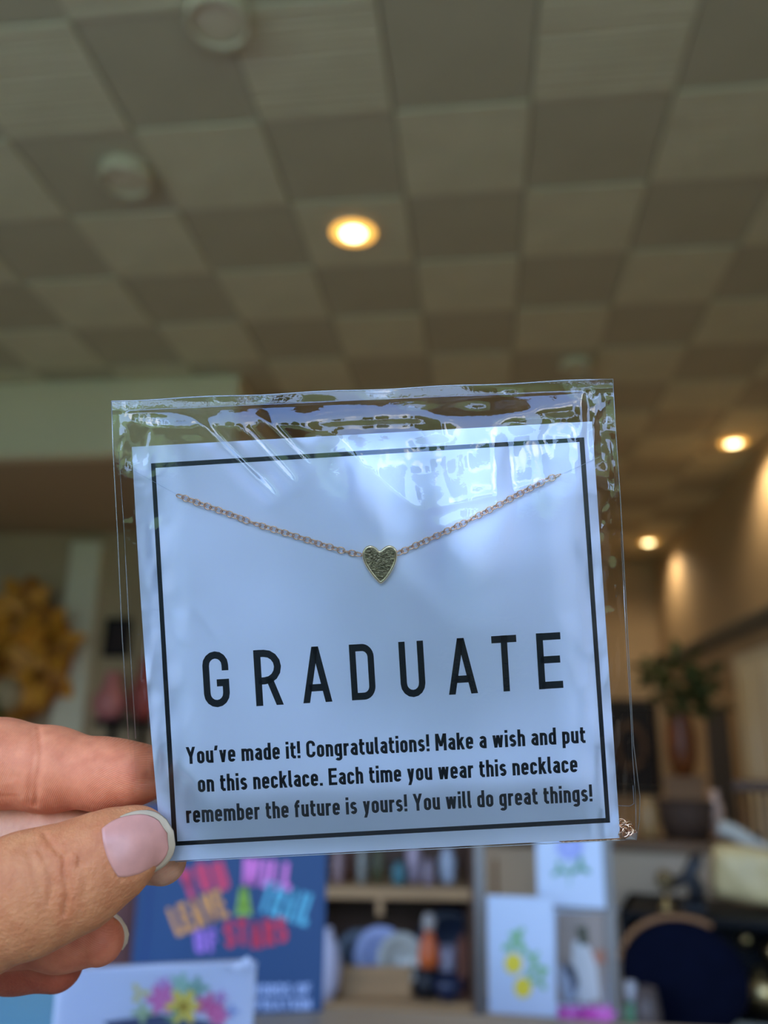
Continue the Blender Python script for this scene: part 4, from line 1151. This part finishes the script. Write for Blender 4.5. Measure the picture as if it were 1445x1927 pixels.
tn = upr('tin', 'black tin under the orange bottle on the lower shelf', 'tin', 803, DB + .06, zl2)
latheo('body', [(0, 0), (.028, 0), (.028, .054), (0, .054)], m_('tin_black', (18, 18, 24), rough=.5), tn); latheo('lid', [(0, .0535), (.0295, .0535), (.0295, .0615), (0, .0615)], m_('tin_black', (18, 18, 24), rough=.5), tn)
pot('bowl', 'round navy bowl with a pale spot, right of the orange bottle', 'bowl', 842, zl2, DB + .03,
    [(0, 0), (.018, 0), (.034, .022), (.038, .05), (.035, .05), (.03, .02), (0, .012)], (22, 32, 60), rough=.3)
pot('cup', 'small pale pink cup behind the navy bowl', 'cup', 838, zl2, DB + .10,
    [(0, 0), (.018, 0), (.024, .05), (.026, .095), (.023, .095), (.02, .02), (0, .02)], (185, 170, 178))
bn = upr('stick_bundle', 'bundle of reddish brown sticks at the right end of the lower shelf', 'bundle', 868, DB + .03, zl2)
for k in range(5):
    bm = bmesh.new(); tube(bm, [(-.006 + k * .003, .004 * (k % 2), 0), (-.012 + k * .006, .01, .12 + .01 * (k % 3))], .003, 7); from_bm('stick', bm, m_('stick_brown', (110, 62, 40)), bn)
dk_ = upr('storage_basket', 'dark navy basket on the lowest visible bookcase shelf', 'basket', 745, DB + .16, .513)
bm = bmesh.new(); lathe(bm, [(0, 0), (.10, 0), (.125, .30), (.118, .30), (.095, .02), (0, .02)], 36); from_bm('body', bm, m_('navy_weave', (26, 30, 44), rough=.8, var=.3, scale=80), dk_, True)
bm = bmesh.new(); tube(bm, [(.121 * math.cos(a), .121 * math.sin(a), .30) for a in [2 * PI * k / 36 for k in range(36)]], .008, 8, True); from_bm('rim', bm, m_('navy_weave', (26, 30, 44), rough=.8), dk_, True)

# low partition with ledge
DPp = 2.75
pa = upr('low_partition', 'taupe low partition wall behind the card rack with a ledge on top', 'partition', 1120, DPp, 0)
pz_ = zat(1572, DPp); PWd = size(500, DPp)
boxo('panel', (0, .10, pz_ / 2 - .015), (PWd, .14, pz_ - .03), m_('partition_taupe', (205, 178, 146), rough=.7, var=.05, scale=3), pa)
boxo('ledge', (0, .10, pz_ - .015), (PWd + .02, .20, .03), m_('ledge_brown', (118, 88, 60), rough=.6, var=.1, scale=5), pa, bevel=.004)
vz = upr('hook', 'thin bronze hook strip hanging on the taupe partition, left of the hydrangea print', 'hook', 930, DPp - .012, pz_ - .26)
boxo('strip', (0, .0, .10), (.012, .006, .20), m_('bronze', (140, 92, 50), rough=.4, metal=.4), vz); boxo('peg', (0, -.012, .16), (.008, .024, .008), m_('bronze', (140, 92, 50), rough=.4, metal=.4), vz)
bk2 = upr('wicker_basket', 'dark brown wicker basket on the partition ledge', 'basket', 1287, DPp + .08, pz_)
bm = bmesh.new(); lathe(bm, [(0, 0), (.07, 0), (.085, .06), (.09, .115), (.084, .115), (.075, .02), (0, .02)], 36); from_bm('body', bm, m_('wicker_dark', (66, 44, 28), rough=.8, var=.4, scale=60), bk2, True)
bm = bmesh.new(); tube(bm, [(.088 * math.cos(a), .088 * math.sin(a), .115) for a in [2 * PI * k / 36 for k in range(36)]], .006, 8, True); from_bm('rim', bm, m_('wicker_dark', (66, 44, 28), rough=.8), bk2, True)
pot('vase', 'slim pale pink vase rising behind the dark basket', 'vase', 1344, pz_, DPp + .12, [(0, 0), (.018, 0), (.026, .04), (.026, .10), (.015, .13), (.018, .155), (.012, .155), (.01, .05), (0, .05)], (190, 150, 125))
pot('jar', 'ochre stoneware jar on the ledge beside the sleeve corner', 'jar', 1216, pz_, DPp + .08, jar(.13, .035), (165, 125, 75))

# black cubby cabinet with things in and on it
DC = 2.25
m_blk = mat('cabinet_black', (.005, .005, .006), .6, var=.2, scale=5, spec=.2)
cz = zat(1706, DC); 
cbn = upr('cubby_cabinet', 'black open cubby cabinet with a pale shelf edge at the lower right', 'cabinet', 1330, DC, 0)
CWd = size(330, DC); 
for sx in (-1, 1): boxo('side_panel', (sx * CWd / 2, .15, cz / 2), (.02, .30, cz), m_blk, cbn)
boxo('back_panel', (0, .295, cz / 2), (CWd, .01, cz), m_blk, cbn); boxo('top_board', (0, .15, cz - .01), (CWd + .02, .31, .02), m_blk, cbn, bevel=.002)
sh = zat(1890, DC)
boxo('shelf', (0, .15, sh), (CWd - .02, .29, .02), m_blk, cbn); boxo('shelf_edge', (0, -.001, sh), (CWd - .02, .012, .034), m_('pale_edge', (150, 145, 128), rough=.6), cbn); boxo('shelf', (0, .15, .35), (CWd - .02, .29, .02), m_blk, cbn)
m_brass = mat('aged_brass', s2l((215, 180, 120)), .36, 1.0)
g1 = upr('brass_globe_vase', 'large round brass globe vase inside the black cabinet, lower right', 'vase', 1398, DC + .08, sh + .01)
latheo('globe', [(0, 0), (.02, 0), (.045, .015), (.058, .05), (.045, .088), (.018, .10), (.016, .112), (.012, .112), (.012, .09), (0, .09)], m_brass, g1, 40)
g2 = upr('brass_candlestick', 'brass candlestick with a ball stem above the globe vase', 'candlestick', 1428, DC + .14, sh + .01)
latheo('base', [(0, 0), (.04, 0), (.036, .01), (.008, .02), (.007, .10), (0, .10)], m_brass, g2, 32); latheo('ball', [(0, .10)] + [(.034 * math.sin(a), .134 - .034 * math.cos(a)) for a in (.4, .8, 1.2, 1.57, 2.0, 2.4, 2.8)] + [(0, .168)], m_brass, g2, 32)
g3 = upr('brass_ball', 'small shiny brass ball left of the candlestick', 'ornament', 1380, DC + .24, sh + .01)
latheo('stand', [(0, 0), (.03, 0), (.028, .008), (.006, .014), (.006, .12), (0, .12)], m_brass, g3, 28); latheo('ball', [(0, .118)] + [(.026 * math.sin(a), .144 - .026 * math.cos(a)) for a in (.4, .8, 1.2, 1.57, 2.0, 2.4, 2.8)] + [(0, .17)], m_brass, g3, 28)
gb = upr('bottle', 'green bottle with white cap at the left end of the black cabinet', 'bottle', 1166, DC - .20, 0.78)
latheo('body', [(0, 0), (.017, 0), (.017, .085), (.010, .10), (0, .10)], m_('bottle_green', (86, 135, 100), rough=.3), gb); latheo('cap', [(0, .10), (.013, .10), (.013, .14), (0, .142)], m_('cap_white', (185, 185, 190)), gb)
# small black side table carrying bottle and the round navy bag
st = upr('side_table', 'black side table standing in front of the cubby cabinet', 'table', 1245, DC - .13, 0)
boxo('table_top', (0, 0, .77), (.42, .20, .02), m_blk, st, bevel=.003)
for sx in (-1, 1):
    for sy_ in (-1, 1): boxo('leg', (sx * .19, sy_ * .08, .38), (.025, .025, .76), m_blk, st)
rbg = upr('round_bag', 'large round navy bag with a tan top band in front of the black cabinet', 'bag', 1262, DC - .13, .78)
rr_ = size(108, DC - .13); zc_ = zat(1818, DC - .13, 1262) - .78
bm = bmesh.new(); blob(bm, (0, 0, 0), (rr_, .045, zc_ if zc_ < rr_ * 1.3 else rr_), 4, 0.01)
for v_ in bm.verts: v_.co.z += zc_
from_bm('body', bm, m_('navy_canvas', (8, 12, 30), rough=.95, spec=.1, var=.2, scale=40), rbg, True)
bm = bmesh.new(); tube(bm, [((rr_ * 1.06) * math.cos(math.radians(a)), -.01, zc_ + max(zc_ if zc_ < rr_ * 1.3 else rr_, 0) * 1.05 * math.sin(math.radians(a))) for a in range(62, 172, 6)], .0065, 8)
from_bm('top_band', bm, m_('tan_leather', (150, 105, 65), rough=.6), rbg, True)
pot('cup', 'taupe grey round cup in front of the navy bag at left', 'cup', 1192, .78, DC - .21, [(0, 0), (.018, 0), (.03, .03), (.032, .08), (.024, .13), (.020, .13), (.02, .03), (0, .02)], (92, 80, 76))
# on the cabinet top
cu = upr('cushion', 'pale gold cushion leaning on top of the black cabinet', 'cushion', 1392, DC + .13, cz)
bm = bmesh.new()
for j in range(17):
    for i in range(17): pass
rg = []
for lay in (-1, 1):
    rows = []
    for j in range(17):
        rows.append([])
        for i in range(17):
            a, b_ = i / 8 - 1, j / 8 - 1; th = .045 * (max(0, 1 - a ** 4) * max(0, 1 - b_ ** 4)) ** .6
            wob = .006 * math.sin(5 * a + 3 * b_) * th / .045
            rows[-1].append(bm.verts.new((a * .105 * (1 - .08 * b_ * b_), lay * th + wob, .075 + b_ * .075 * (1 - .08 * a * a))))
    rg.append(rows)
    for j in range(16):
        for i in range(16): bm.faces.new((rows[j][i], rows[j][i + 1], rows[j + 1][i + 1], rows[j + 1][i]))
bmesh.ops.remove_doubles(bm, verts=bm.verts, dist=.0005)
from_bm('cover', bm, m_('gold_satin', (215, 190, 135), rough=.45, var=.12, scale=15), cu, True)
bm = bmesh.new(); tube(bm, [(.105 * a * (1 - .08 * b_ * b_), 0, .075 + .075 * b_ * (1 - .08 * a * a)) for a, b_ in [(-1, -1), (0, -1), (1, -1), (1, 0), (1, 1), (0, 1), (-1, 1), (-1, 0)]], .004, 6, True)
from_bm('piping', bm, m_('gold_piping', (150, 112, 66)), cu, True)
cu.location.z += .012
cu.rotation_euler = (.0, 0.10, face_rot(1385, DC + .13))
sc_o = upr('sculpture', 'black angular sculpture standing between the brass knob and the gold cushion', 'sculpture', 1292, DC + .10, cz)
m_bs = mat('sculpture_black', (.01, .01, .012), .4)
boxo('plinth', (0, 0, .008), (.06, .05, .016), m_bs, sc_o, bevel=.002)
bm = bmesh.new(); tube(bm, [(0, 0, .01), (.008, 0, .05), (-.008, 0, .09), (.010, 0, .125), (.020, 0, .15)], [.020, .024, .022, .020, .006], 10); from_bm('torso', bm, m_bs, sc_o, True)
bm = bmesh.new(); tube(bm, [(-.004, 0, .085), (-.04, 0, .07), (-.058, 0, .055)], [.012, .015, .012], 8); from_bm('arm', bm, m_bs, sc_o, True)
kn = upr('brass_ornament', 'small dull brass ornament left of the black sculpture', 'ornament', 1240, DC + .10, cz)
latheo('foot', [(0, 0), (.02, 0), (.016, .01), (.006, .02), (.006, .05), (0, .05)], m_brass, kn); latheo('head', [(0, .048), (.012, .05), (.027, .066), (.022, .09), (.008, .10), (0, .10)], m_('old_brass', (120, 100, 66), rough=.5, metal=.6), kn)
# folded white cloth hanging over the ledge end
cl = upr('folded_cloth', 'white folded cloth slanting above the gold cushion at the right edge', 'cloth', 1418, DC + .26, cz)
bm = bmesh.new(); NN = 20; top = []; bot = []
for k in range(NN + 1):
    a = k / NN; x = -.10 + .22 * a; z = .215 - .095 * a + .006 * math.sin(a * 9)
    top.append([bm.verts.new((x, -.03, z)), bm.verts.new((x, .03, z))]); bot.append([bm.verts.new((x - .01, -.035, z - .035 - .01 * a)), bm.verts.new((x - .01, .035, z - .035 - .01 * a))])
for k in range(NN):
    bm.faces.new((top[k][0], top[k + 1][0], top[k + 1][1], top[k][1])); bm.faces.new((bot[k][0], bot[k + 1][0], top[k + 1][0], top[k][0])); bm.faces.new((bot[k][1], bot[k + 1][1], top[k + 1][1], top[k][1])); bm.faces.new((bot[k][0], bot[k + 1][0], bot[k + 1][1], bot[k][1]))
bm.faces.new((top[0][0], top[0][1], bot[0][1], bot[0][0])); bm.faces.new((top[-1][0], top[-1][1], bot[-1][1], bot[-1][0]))
from_bm('cloth', bm, m_('cloth_white', (190, 186, 172), rough=.8), cl, True)
boxo('hanger_rail', (0, .02, .09), (.012, .012, .18), m_blk, cl); 
# spindle-backed high chair
hc = upr('high_chair', 'dark wooden spindle-backed high chair at the right edge behind the white cloth', 'chair', 1436, 4.6, 0)
m_ch = m_('chair_wood', (84, 60, 40), rough=.5); cw_ = size(96, 4.6)
for k in range(6):
    bm = bmesh.new(); x = -cw_ / 2 + .02 + (cw_ - .04) * k / 5; tube(bm, [(x, 0, .76), (x, .01, 1.22)], .011, 8); from_bm('spindle', bm, m_ch, hc, True)
boxo('top_rail', (0, .01, 1.245), (cw_ + .02, .03, .06), m_ch, hc, bevel=.006); boxo('seat', (0, -.17, .74), (cw_ + .04, .38, .04), m_ch, hc, bevel=.01)
for sx in (-1, 1):
    for sy_ in (0, -.34): 
        bm = bmesh.new(); tube(bm, [(sx * cw_ / 2, sy_, 0), (sx * (cw_ / 2 - .02), sy_, .73)], .018, 8); from_bm('leg', bm, m_ch, hc, True)

# plant in a brown vase on a pedestal
DV = 7.0
pe = upr('pedestal', 'tan pedestal carrying the potted plant near the right wall', 'pedestal', 1290, DV, 0)
pzv = zat(1452, DV); boxo('column', (0, 0, pzv / 2 - .02), (.30, .30, pzv - .04), m_('pedestal_tan', (150, 118, 86), rough=.7, var=.08, scale=4), pe, bevel=.01); boxo('cap', (0, 0, pzv - .02), (.36, .36, .04), m_('pedestal_tan', (150, 118, 86), rough=.7), pe, bevel=.005)
pp = upr('potted_plant', 'bushy green plant in a tall rust brown vase on the pedestal', 'plant', 1290, DV, pzv)
hv_ = zat(1335, DV) - pzv
latheo('vase', [(0, 0), (.07, 0), (.12, hv_ * .3), (.125, hv_ * .65), (.09, hv_ * .95), (.10, hv_), (.085, hv_), (.08, hv_ * .6), (0, hv_ * .6)], m_('vase_rust', (128, 72, 34), rough=.4, var=.3, scale=6), pp, 36)
m_lf = m_('leaf_green', (66, 78, 34), rough=.6, var=.3, scale=10)
def leaf_mesh(nm, L_, w_, m):
    v = []; f = []
    for i in range(7):
        a = i / 6; ww_ = w_ * math.sin(PI * (a * .94 + .03)) ** .8
        v += [(-ww_, a * L_, .10 * L_ * math.sin(a * 2.4)), (0, a * L_, .10 * L_ * math.sin(a * 2.4) - .15 * ww_), (ww_, a * L_, .10 * L_ * math.sin(a * 2.4))]
    for i in range(6):
        for j in range(2): a = i * 3 + j; f.append((a, a + 1, a + 4, a + 3))
    me = bpy.data.meshes.new(nm); me.from_pydata(v, [], f); me.materials.append(m); return me
lme = leaf_mesh('leaf', .20, .045, m_lf)
rl = random.Random(3)
for k in range(80):
    o = bpy.data.objects.new('leaf', lme); COL.objects.link(o); o.parent = pp
    cl_ = [(-.20, .42), (.02, .47), (.20, .36), (-.10, .25), (.12, .18), (.25, .22)][k % 6]
    o.location = (cl_[0] + rl.gauss(0, .055), rl.gauss(0, .09), hv_ + cl_[1] - .10 + rl.gauss(0, .05))
    o.rotation_euler = (rl.uniform(-1.0, 1.2), rl.uniform(-.8, .8), rl.uniform(0, 2 * PI))
for k, cl_ in enumerate(((-.20, .38), (.02, .42), (.20, .30), (-.10, .2), (.12, .14))):
    bm = bmesh.new(); tube(bm, [(0, 0, hv_ * .62), (cl_[0] * .4, 0, hv_ + cl_[1] * .3), (cl_[0], 0, hv_ + cl_[1] - .08)], .008, 6); from_bm('stem', bm, m_lf, pp, True)
# framed picture on the back wall, dark curtain, left-hand things
def wallthing(nm, lab, cat, px, py, yw):
    d = FWD + ((px - 722.5) / F) * RIGHT - ((py - 963.5) / F) * UP; t_ = (yw - CAM.y) / d.y; q = CAM + d * t_
    return thing(nm, lab, cat, q), t_
fr, tt = wallthing('framed_picture', 'black framed picture of a pale ring on the back wall, beside the sleeve', 'picture', 1188, 1405, YB - .04)
fw, fh = 92 * tt / F, 165 * tt / F
boxo('print', (0, 0, 0), (fw * .9, .02, fh * .92), m_('print_black', (16, 14, 14), rough=.5), fr)
for (c, s_) in (((0, -.01, fh / 2), (fw, .05, .05)), ((0, -.01, -fh / 2), (fw, .05, .05)), ((-fw / 2, -.01, 0), (.05, .05, fh)), ((fw / 2, -.01, 0), (.05, .05, fh))): boxo('frame_bar', c, s_, m_blk, fr)
bm = bmesh.new(); tube(bm, [(fw * .28 * math.cos(a) - .02, -.018, fw * .42 * math.sin(a)) for a in [2 * PI * k / 40 for k in range(40)]], .045, 8, True); from_bm('printed_ring', bm, m_('ring_taupe', (98, 80, 66)), fr, True)
ct = upr('curtain', 'dark grey narrow curtain hanging left of the pale door', 'curtain', 1362, 8.4, zat(1600, 8.4) - .3)
bm = bmesh.new(); prev = None; hC = zat(1325, 8.4) - ct.location.z; wC = size(46, 8.4)
for k in range(33):
    x = -wC / 2 + wC * k / 32; y = .03 * math.sin(k * 1.2); a = bm.verts.new((x, y, 0)); b_ = bm.verts.new((x * .9, y * .7, hC))
    if prev: bm.faces.new((prev[0], a, b_, prev[1]))
    prev = (a, b_)
from_bm('cloth', bm, m_('curtain_grey', (88, 78, 66), rough=.8), ct, True)
bm = bmesh.new(); tube(bm, [(-.2, 0, hC + .01), (.2, 0, hC + .01)], .012, 8); from_bm('rod', bm, m_blk, ct)
boxo('weight_bar', (0, 0, -.005), (wC, .04, .012), m_blk, ct)

gw, tt = wallthing('golden_wreath', 'large golden leafy wreath with a pale ball on the alcove wall at far left', 'wreath', 48, 1240, 8.06)
R_w = 96 * tt / F
m_go = m_('gold_leaf', (225, 155, 50), rough=.5, var=.25, scale=8); m_go2 = m_('gold_leaf_dark', (175, 112, 42), rough=.55, var=.25, scale=8)
bm = bmesh.new(); tube(bm, [(R_w * .75 * math.cos(a), -.06, R_w * .95 * math.sin(a)) for a in [2 * PI * k / 48 for k in range(48)]], .13, 10, True); from_bm('ring', bm, m_go2, gw, True)
gl1 = leaf_mesh('gold_leaf', .34, .085, m_go); gl2 = leaf_mesh('gold_leaf', .30, .08, m_go2)
for k in range(150):
    a = rl.uniform(0, 2 * PI); o = bpy.data.objects.new('leaf', gl1 if k % 3 else gl2); COL.objects.link(o); o.parent = gw
    o.location = (R_w * rl.uniform(.35, 1.0) * math.cos(a), -.12 + rl.uniform(-.10, .02), R_w * rl.uniform(.45, 1.12) * math.sin(a)); o.rotation_euler = (rl.uniform(-.5, .5) + PI / 2, rl.uniform(0, 6.28), rl.uniform(-.6, .6))
bm = bmesh.new(); q = P(45, 1312, tt) - gw.location; blob(bm, (q.x, -.26, q.z), (size(34, tt), .12, size(36, tt)), 3, .03); from_bm('pale_ball', bm, m_('ball_cream', (170, 150, 112)), gw, True)
gg = leaf_mesh('green_leaf', .30, .08, m_('leaf_dark_green', (62, 70, 18), rough=.6, var=.2))
for k in range(26):
    o = bpy.data.objects.new('green_leaf', gg); COL.objects.link(o); o.parent = gw
    q = P(rl.uniform(-40, 25), rl.uniform(1320, 1375), tt) - gw.location; o.location = (q.x, -.30, q.z); o.rotation_euler = (rl.uniform(1, 2), rl.uniform(0, 6.28), 0)
hw, tt = wallthing('wall_shelf', 'small dark wall shelf just left of the sleeve, above the index finger', 'shelf', 245, 1362, 8.14)
boxo('board', (0, -.15, 0), (.50, .30, .05), m_blk, hw, bevel=.004); boxo('bracket', (-.15, -.06, -.12), (.03, .12, .2), m_blk, hw); boxo('bracket', (.15, -.06, -.12), (.03, .12, .2), m_blk, hw)
pv = thing('vase', 'rounded pink vase on the dark wall shelf at left', 'vase', hw.location + Vector((-.15, -.17, .025)))
latheo('body', [(0, 0), (.10, 0), (.16, .10), (.17, .20), (.10, .32), (.07, .40), (.09, .46), (.06, .46), (.05, .3), (0, .3)], m_('vase_pink', (205, 130, 130), rough=.4), pv, 36)
pv = thing('vase', 'deep rose vase to the right on the dark wall shelf, seen through the sleeve', 'vase', hw.location + Vector((.17, -.13, .025)))
latheo('body', [(0, 0), (.07, 0), (.11, .12), (.12, .30), (.08, .44), (.05, .52), (.07, .60), (.04, .60), (.03, .4), (0, .4)], m_('vase_rose', (185, 85, 80), rough=.4), pv, 36)
fk, tt = wallthing('wall_frame', 'small black frame on the alcove wall just left of the sleeve', 'picture', 222, 1200, 8.13)
boxo('print', (0, 0, 0), (.22, .02, .34), m_('print_dark', (38, 20, 22)), fk)
for (c, s_) in (((0, -.01, .18), (.26, .04, .03)), ((0, -.01, -.18), (.26, .04, .03)), ((-.12, -.01, 0), (.03, .04, .38)), ((.12, -.01, 0), (.03, .04, .38))): boxo('frame_bar', c, s_, m_blk, fk)
